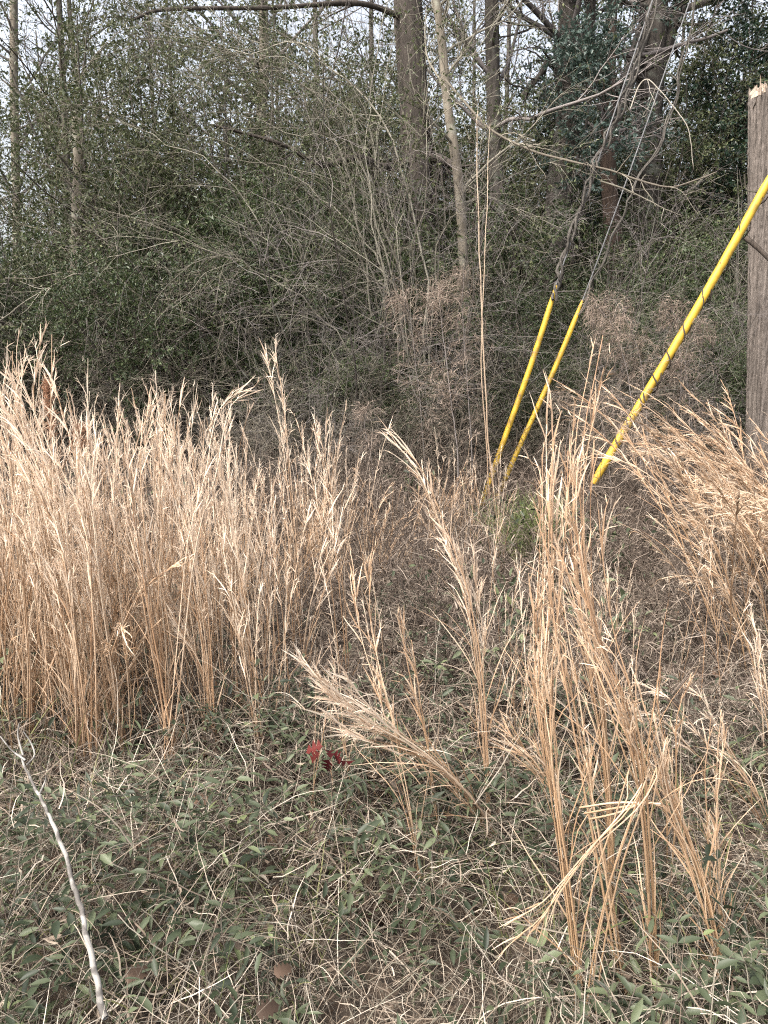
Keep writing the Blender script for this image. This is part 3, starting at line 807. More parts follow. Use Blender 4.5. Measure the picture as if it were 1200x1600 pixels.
def stalk_library(n, seed, lean, bend, Hs, mats, nrac=(14, 24), fluff=1.0, start=.5, nleaf=(2, 5), rad=.0027):
    r = np.random.default_rng(seed); lib = []
    for i in range(n):
        H = r.uniform(*Hs)
        m = MB(); pl = m
        class _P:                                     # plume strands go into the same mesh, second material slot
            @staticmethod
            def ribbons(*a): m.ribbons(*a, m=1)
        p = free_path(r, H, r.uniform(*lean), r.uniform(*bend), 0)
        stalk_geo(p, r, m, _P, H, r.integers(*nleaf), r.integers(*nrac), start + r.uniform(-.1, .1), fluff, rad * r.uniform(.75, 1.25))
        lib.append(m.mesh('stalk', mats))
    return lib

UPRIGHT = stalk_library(22, 201, (0, 9), (-4, 22), (.75, 1.3), [STRAW, PLUME], nrac=(8, 15), fluff=.85, start=.58)
ARCH = stalk_library(14, 202, (8, 26), (30, 100), (.75, 1.2), [STRAW_OR, STRAW], nrac=(18, 30), fluff=1.15, start=.35)
SHORT = stalk_library(12, 203, (4, 26), (5, 60), (.45, .85), [STRAW_OR, STRAW], nrac=(8, 16), start=.45)

def clump_lib(lib, n, loc, label, group, r, spread=.05, sc=(.8, 1.12), az=None, azsd=9.0, name='broomsedge_clump'):
    root = thing(name, label, 'grass clump', tuple(loc), 0, 1, group)
    for i in range(n):
        o = link('stalk', lib[r.integers(len(lib))], root)
        o.location = (r.normal(0, spread), r.normal(0, spread), 0)
        a = r.uniform(0, 6.28) if az is None else r.normal(az, azsd)
        s = r.uniform(*sc)
        o.rotation_euler = (r.normal(0, .05), r.normal(0, .05), a); o.scale = (s, s, s)
    return root

r = np.random.default_rng(301)
# dense stand on the left
LS = ('tall straw-coloured broomsedge clump in the dense stand at the left', 'broomsedge clumps in the dense left stand')
def lean_right(n=1):
    return r.normal(2.6, 1.0)
cells = []
for i in range(62):
    py = 900 + 290 * r.uniform(0, 1) ** .9
    px = -90 + (390 + (1190 - py) * .25) * r.uniform() ** 1.15
    if py > 1120 and px > 300: px -= 120
    cells.append((px, py))
for px, py in sorted(cells, key=lambda c: c[1]):
    g = ground_at(px, py)
    clump_lib(UPRIGHT if r.uniform() < .9 else ARCH, r.integers(6, 12), g, *LS, r, .04, (.55, 1.02) if r.uniform() < .7 else (.85, 1.15), lean_right(), 1.0)
for i in range(16):
    g = ground_at(r.uniform(290, 480), r.uniform(1010, 1170))
    clump_lib(UPRIGHT, r.integers(3, 6), g, 'sparse broomsedge tuft of a few stalks at the thinning edge of the left stand', 'sparse tufts at the edge of the left stand', r, .05, (.7, 1.05), r.normal(math.pi / 2, 1.2), 1.0)
for i in range(40):
    px = r.uniform(-80, 380)
    g = ground_at(px, r.uniform(930, 1200) if px < 280 else r.uniform(900, 1060))
    clump_lib(SHORT, r.integers(4, 8), g, 'low rust-coloured grass tuft filling the feet of the tall left stand', 'low rusty tufts under the left stand', r, .07, (.6, 1.0), r.uniform(0, 6.28), 1.5)
for i in range(26):
    g = ground_at(r.uniform(400, 1120), r.uniform(960, 1330))
    clump_lib(UPRIGHT, r.integers(1, 4), g, 'slender broomsedge tuft of one to three stalks rising from the brown weeds', 'slender tufts scattered in the brown weeds', r, .03, (.35, .75), r.uniform(0, 6.28), 1.0)
# thinner stand across the middle
MS = ('rust-straw broomsedge clump in the thin middle stand below the wood', 'broomsedge clumps in the thin middle stand')
for i in range(21):
    py = r.uniform(820, 990); px = r.uniform(340, 640)
    g = ground_at(px, py)
    clump_lib(UPRIGHT if r.uniform() < .45 else SHORT, r.integers(6, 13), g, *MS, r, .07, (.6, .85), r.normal(0, 1.5), 1.5)
for i in range(9):
    g = ground_at(r.uniform(640, 770), r.uniform(840, 905))
    clump_lib(SHORT if r.uniform() < .7 else UPRIGHT, r.integers(6, 11), g, 'short tawny grass clump round the foot of the paired yellow tubes', 'grass clumps at the foot of the yellow tubes', r, .07, (.55, .8), r.normal(0, 2), 1.5)
# pale mound leaning in from the right edge
for i in range(21):
    px, py = r.uniform(1150, 1340), r.uniform(890, 1060)
    g = ground_at(px, py)
    clump_lib(ARCH, r.integers(6, 11), g, 'pale arching broomsedge clump in the fluffy mound below the dead snag', 'broomsedge clumps in the right mound', r, .11, (.7, 1.3), math.pi + r.normal(0, .4), .8)

for px, py in ((1150, 905), (1190, 890), (1230, 930), (1130, 960)):
    g = ground_at(px, py)
    clump_lib(ARCH, 7, g, 'pale arching broomsedge clump in the fluffy mound below the dead snag', 'broomsedge clumps in the right mound', r, .06, (1.25, 1.5), math.pi + r.normal(0, .3), .55)

# foreground clumps one can tell apart, each stalk > seed_plume
def fore(label, ctrls, n, spread=(.02, .07), seed=0, nrac=(14, 22), mats=(None, None), rad=.0026, nleaf=(4, 9), start=.45, fluff=1.0, H=1.2):
    """ctrls: one list per traced bundle of (px, py, dY); the first pixel stands on the ground"""
    r = np.random.default_rng(seed + 700)
    g = ground_at(*ctrls[0][0][:2])
    root = thing('broomsedge_clump', label, 'grass clump', tuple(g))
    for bi, ct in enumerate(ctrls):
        gb = ground_at(*ct[0][:2])
        pts = [gb - A([0, 0, .02])] + [at(c[0], c[1], gb[1] + c[2]) for c in ct[1:]]
        nn = n[bi] if isinstance(n, (list, tuple)) else n
        for i in range(nn):
            e0 = r.normal(0, spread[0], 3); e1 = r.normal(0, spread[1], 3)
            N = 18
            p = spline(pts, N); t = np.linspace(0, 1, N)[:, None]
            cut = 1.0 if i < 2 else r.uniform(.8, 1.02)
            p = p[0] + (p - p[0]) * (1 if i == 0 else 1)
            p = p + np.cumsum(np.cumsum(r.normal(0, .0005, (N, 3)), 0), 0) * A([1, 1, .3]) + e0 * (1 - t) * A([1, 1, 0]) + e1 * t + np.cumsum(r.normal(0, .0012, (N, 3)), 0)
            p = spline(p[: max(6, int(N * cut))], N)
            cm, pm = MB(), MB()
            stalk_geo(p, r, cm, pm, H, r.integers(*nleaf), r.integers(*nrac), start, fluff, rad * r.uniform(.7, 1.2))
            s_ = link('stalk', cm.mesh('stalk', [mats[0] or STRAW_OR]), root)
            s_.location = tuple(-g)
            link('seed_plume', pm.mesh('seed_plume', [mats[1] or PLUME]), s_)
    return root
fore('tallest tawny broomsedge clump, its twin plumes crossing in front of the dark gap', [
    [(915, 1570, 0), (890, 1400, .03), (868, 1260, .05), (855, 1150, .07), (850, 1050, .09), (862, 900, .12), (868, 760, .15), (874, 655, .18)],
    [(985, 1560, 0), (955, 1420, .02), (925, 1260, .04), (905, 1130, .06), (880, 980, .08), (872, 850, .1), (880, 720, .12)],
    [(1025, 1600, 0), (1015, 1450, 0), (1005, 1300, 0), (990, 1190, 0), (960, 1080, 0), (930, 1010, .02), (905, 930, .03), (884, 800, .04)],
    [(955, 1450, 0), (950, 1290, .02), (940, 1150, .04), (925, 1030, .06), (905, 850, .1), (905, 700, .14), (937, 530, .18)],
    [(900, 1330, 0), (868, 1250, .02), (835, 1190, .03), (805, 1150, .04)]], [7, 3, 5, 7, 3], (.006, .010), 1, (10, 18), (None, STRAW), .0028)
fore('rusty bundle of stems leaning left at the lower right', [[(1150, 1590, 0), (1112, 1440, .02), (1078, 1325, .04), (1048, 1245, .05), (1034, 1180, .06), (1010, 1090, .1)]], 7, (.010, .02), 2, (6, 12), (None, STRAW), .0027, H=.8)
fore('slim upright stems rising just right of the rusty bundle', [[(1130, 1520, 0), (1122, 1380, .02), (1118, 1240, .04), (1126, 1110, .06)], [(1050, 1380, 0), (1048, 1230, 0), (1040, 1120, 0), (1052, 1060, 0)]], [4, 2], (.008, .02), 3, (6, 12), (None, STRAW), .0026, H=.7)
fore('two slender stalks curving up to nodding plumes in the middle', [
    [(768, 1320, 0), (752, 1120, .03), (728, 960, .06), (690, 850, .1), (640, 740, .14), (600, 690, .18)],
    [(775, 1310, 0), (760, 1130, .02), (752, 1000, .04), (738, 920, .06), (725, 870, .08)]], [3, 2], (.008, .016), 4, (14, 20), (STRAW, PLUME), .0027)
fore('flattened pale bundle leaning far over towards the red oak leaves', [[(800, 1330, 0), (735, 1250, -.05), (660, 1180, -.1), (590, 1135, -.15), (535, 1090, -.2), (482, 1030, -.25)]], 8, (.010, .022), 5, (10, 16), (STRAW, PLUME), .003, start=.55)
fore('thin pair of stalks beside the flattened bundle', [[(660, 1390, 0), (640, 1260, .02), (610, 1120, .05), (585, 1000, .08), (580, 900, .1)], [(690, 1330, 0), (670, 1180, .02), (650, 1090, .04), (632, 1000, .06)]], [3, 2], (.01, .02), 6, (10, 16), (None, STRAW), .0028)
fore('lone feathery stalks standing clear above the middle grass', [
    [(545, 1080, 0), (535, 960, .05), (520, 830, .1), (500, 730, .15), (480, 648, .2)],
    [(470, 1000, 0), (462, 850, .05), (450, 700, .1), (440, 610, .15), (432, 552, .2)]], [3, 3], (.015, .02), 7, (16, 22), (STRAW, PLUME), .0032)
fore('sprays of pale stems entering low from the right edge', [
    [(1215, 1330, 0), (1160, 1230, 0), (1100, 1160, 0), (1050, 1100, 0), (1005, 1075, 0)],
    [(1210, 1230, 0), (1195, 1120, .03), (1180, 1040, .05), (1168, 990, .08)]], [4, 5], (.015, .05), 8, (10, 16), (STRAW, PLUME), .0028, H=.8)
fore('long bare stem leaning across the left stand', [[(255, 1235, 0), (275, 1070, .1), (300, 850, .2), (330, 740, .25), (352, 640, .3), (395, 602, .35)], [(350, 1190, 0), (320, 1060, .1), (270, 960, .15), (225, 860, .2)]], [2, 3], (.008, .012), 9, (12, 18), (STRAW, PLUME), .003)
fore('bright straw bundle of thick stems at the front of the left stand', [
    [(140, 1215, 0), (135, 1080, .03), (128, 950, .06), (112, 800, .1), (70, 690, .14), (30, 600, .18)],
    [(195, 1190, 0), (180, 1060, .03), (160, 900, .06), (150, 760, .1), (160, 660, .15)],
    [(275, 1200, 0), (240, 1000, .05), (215, 850, .1), (200, 720, .15), (215, 650, .18)]], [11, 10, 8], (.024, .05), 10, (14, 22), (STRAW, PLUME), .003)
fore('fine dry stalks crossing low between the stand and the red leaves', [[(420, 1210, 0), (395, 1080, .03), (370, 950, .06), (345, 850, .1)], [(470, 1130, 0), (480, 1000, .03), (500, 900, .05), (520, 800, .1)]], [3, 3], (.02, .04), 11, (8, 14), (STRAW, PLUME), .0026)

def bent_stem():
    r = np.random.default_rng(333)
    g = ground_at(905, 1640); y0 = g[1]
    root = thing('bent_grass_stem', 'snapped pale grass stems folded over into a sharp peak', 'grass stem', tuple(g))
    for i in range(4):
        o = r.normal(0, .012, 3)
        up = spline([g, at(920, 1500, y0), at(945, 1380, y0), at(975, 1290, y0), at(1003, 1195 + 8 * i, y0)], 14) + o
        jx, jy = r.normal(0, 9), r.normal(0, 9)
        dn = spline([up[-1], at(975 + jx, 1265, y0 - .03), at(925, 1330 + jy, y0 - .05), at(880 - jx, 1395 + jy, y0 - .07), at(840, 1425 + 6 * i, y0 - .08), at(795 + 12 * i, 1452 + 5 * i, y0 - .08)], 14) + o * .5
        m = MB(); m.tubes((np.vstack([up, dn[1:]]) - g)[None], (.0021 * np.linspace(1, .5, 27))[None], 5, r.uniform(.3, .9, 1))
        p = (dn - g)[None]
        c = MB(); b, q = branch(p, np.full((1, 14), .001), 9, .35, 1, (22, 8), lambda t: .07 * np.ones_like(t), 5, -.2, .06, r)
        c.ribbons(b, .0022 * A([.6, 1, .9, .6, .1])[None], rdir(len(b), r), r.uniform(.4, 1, len(b)))
        s_ = link('stalk', m.mesh('stalk', [STRAW_OR]), root); link('blade', c.mesh('blade', [STRAW_OR]), s_)
    m = MB()
    hp = A([spline([at(905 + 8 * i, 1262 + 9 * i, y0 + .1), at(965, 1254 + 8 * i, y0 + .08), at(1032 - 12 * i, 1256 - 2 * i, y0 + .06)], 8) for i in range(3)]) - g
    m.tubes(hp, np.full((1, 8), .0024), 5, r.uniform(.4, 1, 3)); link('stalk', m.mesh('stalk', [STRAW_OR]), root)
bent_stem()

fore('pale leaning stalks at the outer left of the stand, tips bowed to the edge', [
    [(60, 1190, 0), (55, 1040, .03), (40, 900, .06), (20, 760, .1), (5, 640, .14), (14, 545, .16)],
    [(105, 1170, 0), (98, 1000, .03), (88, 850, .06), (70, 720, .1), (48, 620, .14), (50, 540, .16)],
    [(20, 1170, 0), (30, 1020, .03), (45, 880, .06), (70, 760, .1), (95, 680, .12)]], [8, 7, 7], (.025, .04), 21, (12, 20), (STRAW, PLUME), .003)
fore('pale stalks with ragged forked plumes at the right side of the stand', [
    [(330, 1180, 0), (318, 1020, .03), (300, 880, .06), (282, 760, .1), (275, 640, .14)],
    [(240, 1150, 0), (252, 1000, .03), (262, 860, .06), (255, 740, .1), (262, 640, .14)],
    [(395, 1150, 0), (372, 1000, .03), (350, 880, .06), (335, 780, .1), (322, 700, .12)],
    [(430, 1120, 0), (425, 980, .03), (412, 860, .06), (402, 760, .1)]], [7, 7, 6, 5], (.025, .045), 22, (12, 20), (STRAW, PLUME), .0028)

# brown seed heads standing in the left stand
def plume_stem(label, ctrl, Yd, rad, mat, stem_mat, n1=60, l1=.09, n2=6, t0=.3, seed=0, cat='weed', name='dry_weed', ang=38, grav=-.6, wid=.0016):
    r = np.random.default_rng(seed + 40)
    g = ground_at(ctrl[0][0], ctrl[0][1]) if Yd is None else A([at(ctrl[0][0], ctrl[0][1], Yd)[0], Yd, 0.])
    pts = [g] + [at(x, y, g[1]) for x, y in ctrl[1:]]
    p = spline(pts, 24) - g; P = p[None] + np.cumsum(r.normal(0, .003, (1, 24, 3)), 1)
    R = (rad * np.linspace(1, .3, 24))[None]
    root = thing(name, label, cat, tuple(g))
    m = MB(); m.tubes(P, R, 5, A([.8])); link('stem', m.mesh('stem', [stem_mat]), root)
    m = MB()
    b1, r1 = branch(P, R, n1, t0, 1, (ang, 12), lambda t: l1 * (1.5 - t), 8, grav, .09, r, .4, rmin=.0012)
    m.tubes(b1, r1, 3, r.uniform(0, 1, len(b1)))
    if n2:
        b2, r2 = branch(b1, r1, n2, .15, 1, (42, 16), lambda t: l1 * .4 * np.ones_like(t), 5, grav, .1, r, .6, rmin=.0009)
        m.ribbons(b2, wid * A([.7, 1, .9, .6, .2])[None], rdir(len(b2), r), r.uniform(0, 1, len(b2)))
        b3, r3 = branch(b2, r2, 3, .2, 1, (45, 16), lambda t: l1 * .16 * np.ones_like(t), 3, grav, .1, r, .6)
        m.ribbons(b3, wid * A([.8, 1, .4])[None], rdir(len(b3), r), r.uniform(0, 1, len(b3)))
    link('seed_plume', m.mesh('seed_plume', [mat]), root)
    return root
RUST = plant_mat('rust_plume', [(.20, .105, .06), (.34, .19, .12), (.48, .30, .20)], None, .3, .8, .1, .1)
plume_stem('single rusty-brown bushy seed head above the left stand', [(92, 1050), (90, 850), (85, 720), (78, 640), (72, 598)], None, .003, RUST, STRAW, 90, .055, 5, .55, 1, 'grass stem', 'seed_head', 24, .1)
plume_stem('drooping pinkish-brown seed tuft just right of the rusty seed head', [(128, 1040), (128, 820), (126, 720), (122, 670)], None, .003, RUST, STRAW, 60, .06, 5, .72, 2, 'grass stem', 'seed_head', 40, -.3)

# dog fennel: tall dry weeds with feathery brown plumes
DFN = 'dog_fennel'
plume_stem('tall dry weed with straight canes in front of the pale sapling', [(775, 830), (765, 700), (758, 560), (752, 400), (748, 240), (750, 170)], 6.0, .008, BROWNPLUME, STRAW, 26, .2, 2, .25, 11, 'weed', DFN, 20, .1)
plume_stem('second straight cane weed close beside the tallest', [(765, 830), (760, 700), (752, 560), (758, 400), (762, 270), (764, 200)], 6.15, .006, BROWNPLUME, STRAW, 16, .2, 2, .3, 12, 'weed', DFN, 20, .1)
i = 0
for ct, Yd, n1, l1, lab in [
    ([(715, 830), (712, 700), (700, 590), (690, 500), (684, 455)], 6.2, 70, .30, 'bushy brown dry weed left of the cane weeds'),
    ([(740, 830), (736, 690), (728, 570), (722, 480), (726, 420)], 6.4, 70, .26, 'brown dry weed right behind the cane weeds'),
    ([(665, 830), (660, 700), (650, 600), (640, 520), (630, 470)], 6.8, 70, .32, 'broad hazy brown weed nearest the arching shrub'),
    ([(1010, 830), (1000, 700), (985, 600), (960, 520), (930, 480)], 5.95, 90, .26, 'feathery brown weed nodding towards the yellow pair'),
    ([(1020, 830), (1015, 700), (1010, 600), (990, 520), (962, 472)], 6.05, 90, .24, 'feathery brown weed with two-pronged tip behind the longest yellow tube'),
    ([(1050, 830), (1056, 700), (1062, 600), (1060, 520), (1048, 478)], 6.1, 90, .25, 'feathery brown weed standing right under the longest yellow tube'),
    ([(1085, 830), (1082, 720), (1078, 640), (1070, 560), (1085, 505)], 6.0, 80, .26, 'feathery brown weed nearest the dead snag'),
    ([(960, 840), (955, 780), (950, 720), (940, 660), (930, 620)], 5.9, 80, .24, 'low brown weed at the foot of the longest yellow tube'),
    ([(1040, 850), (1030, 800), (1018, 740), (1005, 690), (990, 650)], 5.5, 80, .24, 'low brown weed in front of the longest yellow tube'),
    ([(880, 830), (878, 780), (880, 720), (890, 660), (885, 620)], 6.3, 60, .22, 'dim brown weed behind the tallest tawny clump'),
    ([(590, 850), (588, 780), (580, 720), (570, 670), (575, 640)], 6.0, 60, .22, 'reddish-brown weed at the back of the middle stand'),
]:
    i += 1
    plume_stem(lab, ct, Yd, .006, BROWNPLUME, GREYTWIG, int(n1 * .8), l1, 6, .18, 20 + i, 'weed', DFN, 36, -.9 if l1 < .29 else -.4, wid=.0028)

# ------------------------------------------------------------------ ground cover (nobody could count it)
def scatter(n, y0, y1, r, pw=1.0, xw=.62, extra=.35):
    y = y0 + (y1 - y0) * r.uniform(0, 1, n) ** pw
    x = r.uniform(-1, 1, n) * (xw * y + extra)
    return x, y

def patchy(x, y, s, ph):
    return .5 + .5 * np.sin(x * s + ph + 1.3 * np.sin(y * s * .8)) * np.cos(y * s * 1.1 - ph + np.sin(x * s * .6))

def mound(x, y):
    return (.04 + .30 * patchy(x, y, 3.6, 2.0) ** 1.4) * np.clip(1.5 - .3 * y, .15, 1)

def honeysuckle():
    r = np.random.default_rng(401)
    m = MB()
    x, y = scatter(4600, .85, 4.6, r, 1.0)
    keep = (patchy(x, y, 3.6, 2.0) * .95 + .1 - np.maximum(y - 2.4, 0) * .45) > r.uniform(0, 1, len(x))
    x, y = x[keep], y[keep]; n = len(x)
    z = gh(x, y) + mound(x, y) * r.uniform(.35, 1.0, n)
    d = rdir(n, r); d[:, 2] = np.abs(d[:, 2]) * .8
    c = grow(np.stack([x, y, z], -1), d, r.uniform(.12, .32, n), 9, -.7, .13, r)
    vm = MB(); vm.tubes(c, np.full((1, 9), .0014), 3, r.uniform(0, 1, n))
    x2, y2 = scatter(5200, .85, 4.4, r, 1.1); n2 = len(x2)            # wiry brown stems, leafless, all through the mat
    d2 = rdir(n2, r); d2[:, 2] = np.abs(d2[:, 2]) * 1.2
    c2 = grow(np.stack([x2, y2, gh(x2, y2) + mound(x2, y2) * r.uniform(.1, .9, n2)], -1), d2, r.uniform(.1, .34, n2), 9, -.9, .26, r)
    vm.tubes(c2, np.linspace(.0014, .0007, 9)[None] * r.uniform(.7, 1.4, (n2, 1)), 3, r.beta(1.4, 1.8, n2))
    K = 5
    t = (np.arange(K) + .6) / K * np.ones((n, 1)); p, tan = sample(c, t)
    p = p.reshape(-1, 3); tan = tan.reshape(-1, 3)
    sd = norm(np.cross(tan, norm(UP + .5 * rdir(len(p), r))))
    hue = np.repeat(np.clip(r.beta(1.7, 3, n), 0, 1), K)
    for s in (1, -1):
        k = r.uniform(0, 1, len(p)) < .9
        d2 = norm(tan * .45 + sd * s + rdir(len(p), r) * .35)
        sz = r.uniform(.55, 1.15, len(p)); nr = norm(UP + rdir(len(p), r) * .55)
        m.leaves(p[k], d2[k], nr[k], (.048 * sz)[k], (.0148 * sz * np.repeat(r.choice([.7, 1.0, 1.25], n), K))[k], np.clip(hue + r.normal(0, .1, len(p)), 0, 1)[k], 0, True, .22, .16)
    o = link('honeysuckle', m.mesh('honeysuckle', [VINELEAF])); tag(o, 'dark green honeysuckle leaves matted over the near ground', 'ground cover', None, 'stuff')
    o = link('honeysuckle_stems', vm.mesh('honeysuckle_stems', [TWIG])); tag(o, 'thin wiry honeysuckle stems tangled under the leaves', 'ground cover', None, 'stuff')
honeysuckle()

def thatch():
    r = np.random.default_rng(402)
    m = MB()
    x, y = scatter(24000, .8, 5.8, r, 1.15)
    n = len(x)
    z = gh(x, y) + r.uniform(0, .05, n) + mound(x, y) * r.uniform(0, 1.05, n)
    d = rdir(n, r); d[:, 2] = np.abs(d[:, 2]) * r.uniform(.1, 1.6, n)
    L = r.uniform(.07, .34, n)
    c = grow(np.stack([x, y, z], -1), d, L, 7, r.uniform(-1.6, -.1, n), .11, r)
    c[:, :, 2] = np.maximum(c[:, :, 2], gh(c[:, :, 0], c[:, :, 1]) + .004)
    cl = r.uniform(0, 1, n) < .35                          # a third are short, wiry and curly
    c2 = grow(np.stack([x, y, z + .03], -1)[cl], d[cl], r.uniform(.06, .16, cl.sum()), 7, r.uniform(-1.6, .3, cl.sum()), .32, r)
    c[cl] = c2
    wd = np.where(r.uniform(0, 1, n) < .12, r.uniform(.0022, .0038, n), r.uniform(.0010, .0022, n))
    m.ribbons(c, wd[:, None] * A([.8, 1, 1, .95, .8, .6, .15])[None], rdir(n, r), r.beta(2.2, 1.6, n))
    x, y = scatter(9000, .85, 5.0, r, 1.1); nb_ = len(x)            # curled scraps of dead leaf caught among the blades
    sz = r.uniform(.5, 1.4, nb_)
    m.leaves(np.stack([x, y, gh(x, y) + .01 + mound(x, y) * r.uniform(0, 1, nb_)], -1), rdir(nb_, r), rdir(nb_, r), .03 * sz, .008 * sz * r.uniform(.6, 1.6, nb_), r.beta(1.2, 3.2, nb_), 0, True, .4, .5)
    o = link('dry_grass', m.mesh('dry_grass', [THATCH])); tag(o, 'pale dry grass blades strewn over the ground', 'grass', None, 'stuff')
    m = MB()
    x, y = scatter(1500, .9, 2.4, r)
    k = patchy(x, y, 3.0, 4) > .45; x, y = x[k], y[k]; n = len(x)
    d = norm(rdir(n, r) * .6 + UP)
    c = grow(np.stack([x, y, gh(x, y)], -1), d, r.uniform(.12, .34, n), 8, r.uniform(-1.5, -.2, n), .05, r)
    m.ribbons(c, r.uniform(.002, .004, n)[:, None] * A([.7, 1, 1, 1, .9, .7, .45, .1])[None], rdir(n, r), r.uniform(0, 1, n))
    # a greener patch by the foot of the yellow pair
    p = [ground_at(825 + r.normal(0, 24), 868 + r.normal(0, 14)) for _ in range(520)]
    c = grow(A(p), norm(rdir(520, r) * .5 + UP), r.uniform(.18, .5, 520), 8, -.5, .06, r)
    m.ribbons(c, r.uniform(.004, .007, 520)[:, None] * A([.7, 1, 1, 1, .9, .7, .45, .1])[None], rdir(520, r), r.uniform(0, .5, 520))
    o = link('green_grass', m.mesh('green_grass', [GREENGRASS])); tag(o, 'fresh green grass blades poking through the dry thatch', 'grass', None, 'stuff')
thatch()

def weeds():
    """tangled dead brown weeds, knee-high, over the middle distance"""
    r = np.random.default_rng(403)
    m = MB()
    x, y = scatter(11500, 2.1, 7.8, r, 1.0, .6, .4)
    k = (x > -.5 - .1 * y + r.normal(0, .3, len(x))) | (y > 4.6) | (r.uniform(0, 1, len(x)) < .45)
    for qx, qy, qr in ((762, 815, .35), (775, 850, .3), (930, 815, .3)):
        hx, hy = ground_at(qx, qy)[:2]; k &= (x - hx) ** 2 + (y - hy) ** 2 > qr * qr
    gx, gy = ground_at(825, 868)[:2]
    k &= (x - gx) ** 2 + (y - gy) ** 2 > .09
    pt = patchy(x, y, 3.4, 1.5)
    k &= r.uniform(0, 1, len(x)) < .4 + pt
    x, y, pt = x[k], y[k], pt[k]; n = len(x)
    H = r.uniform(.18, .68, n) * np.clip(.45 + .28 * (y - 2.1), .35, 1.15) * (.45 + .9 * pt)
    d = norm(rdir(n, r) * .7 + UP)
    c = grow(np.stack([x, y, gh(x, y)], -1), d, H, 8, -.35, .17, r)
    R = np.linspace(.0030, .0012, 8)[None] * r.uniform(.6, 1.3, (n, 1))
    m.tubes(c, R, 3, r.beta(1.6, 2, n))
    b1, r1 = branch(c, R, 5, .2, 1, (50, 18), lambda t: .13 * np.ones_like(t), 6, -.3, .2, r, .7, rmin=.0012)
    m.ribbons(b1, .0028 * A([1, 1, 1, .9, .8, .4])[None] * r.uniform(.6, 1.3, (len(b1), 1)), rdir(len(b1), r), r.beta(1.5, 1.8, len(b1)))
    b2, r2 = branch(b1[::3], r1[::3], 2, .3, 1, (50, 20), lambda t: .05 * np.ones_like(t), 4, -.3, .2, r, .7, rmin=.001)
    m.ribbons(b2, .0042 * A([.6, 1, .8, .15])[None] * r.uniform(.5, 1.5, (len(b2), 1)), rdir(len(b2), r), r.beta(1.6, 1.3, len(b2)))
    # long canes looping through them
    x, y = scatter(1500, 2.4, 8.2, r, .9, .6, .4)
    k = (x > -.6 - .1 * y) | (y > 5); x, y = x[k], y[k]; n = len(x)
    c = grow(np.stack([x, y, gh(x, y)], -1), norm(rdir(n, r) * .8 + UP), r.uniform(.35, 1.1, n) * np.clip(.3 + .16 * y, .5, 1.2), 14, r.uniform(-3.2, -1.2, n), .1, r)
    m.tubes(c, np.linspace(.0036, .0014, 14)[None] * r.uniform(.6, 1.2, (n, 1)), 4, r.beta(1.3, 1.3, n))
    o = link('dead_weeds', m.mesh('dead_weeds', [WEED])); tag(o, 'fine brown dead weeds covering the clearing in front of the wood', 'weeds', None, 'stuff')
    m = MB()                                                      # a few green leaves among them
    x, y = scatter(1500, 2.8, 8.2, r, 1.0, .6, .4); k = patchy(x, y, 2.0, 4.4) > .8; x, y = x[k], y[k]; n = len(x)
    for q in range(7):
        sz = r.uniform(.6, 1.3, n)
        p = np.stack([x, y, gh(x, y) + r.uniform(.05, .4, n)], -1) + r.normal(0, .05, (n, 3))
        m.leaves(p, rdir(n, r), norm(UP + rdir(n, r) * .7), .055 * sz, .022 * sz, r.beta(1.5, 2, n), 0, True, .22, .16)
    o = link('green_undergrowth', m.mesh('green_undergrowth', [VINELEAF])); tag(o, 'scattered green leaves growing up through the brown weeds', 'undergrowth', None, 'stuff')
weeds()

def litter():
    r = np.random.default_rng(404)
    m = MB()
    x, y = scatter(4200, 1.6, 11, r, 1.1); n = len(x)
    z = gh(x, y) + r.uniform(.004, .05, n)
    s = r.uniform(.6, 1.3, n)
    m.leaves(np.stack([x, y, z], -1), norm(rdir(n, r) * A([1, 1, .35])), norm(UP + rdir(n, r) * .5), .06 * s, .032 * s, r.uniform(0, 1, n), 0, True, .25, .2)
    o = link('leaf_litter', m.mesh('leaf_litter', [DEADLEAF])); tag(o, 'brown fallen leaves lying under the weeds', 'leaf litter', None, 'stuff')
litter()

# ------------------------------------------------------------------ small things in the foreground
def lobed_leaf(m, pos, d, nr, L, rv, lobes=3, notch=.07, droop=.35):
    """an oak-like leaf: a midrib with paired pointed lobes"""
    d = norm(d); sd = norm(np.cross(d, nr)); nn = np.cross(sd, d)
    out = [(0, 0)]
    prof = []
    for i in range(lobes):
        f = (i + .5) / lobes
        wd = .42 * math.sin(math.pi * (.25 + .6 * f))
        prof += [(notch, .08 + .82 * i / lobes), (wd, .08 + .82 * f), (wd * .95, .12 + .82 * f)]
    prof += [(.05, .93)]
    left = [(-a, b) for a, b in prof]; right = prof
    V = [(0, 0)] + [(0, b) for a, b in prof] + left + right + [(0, 1)]
    n = len(prof)
    v = A([pos + sd * a * L + d * b * L + nn * (abs(a) * .5 - droop * b * b) * L for a, b in V])
    q = []; t = []
    mid = lambda i: 1 + i
    lf = lambda i: 1 + n + i
    rt = lambda i: 1 + 2 * n + i
    for i in range(n - 1):
        q.append((mid(i), mid(i + 1), lf(i + 1), lf(i))); q.append((mid(i + 1), mid(i), rt(i), rt(i + 1)))
    t += [(0, mid(0), lf(0)), (0, rt(0), mid(0)), (mid(n - 1), 1 + 3 * n, lf(n - 1)), (mid(n - 1), rt(n - 1), 1 + 3 * n)]
    m.add(v, A(q), A(t), np.full(len(v), rv), A([b for a, b in V]), 0)

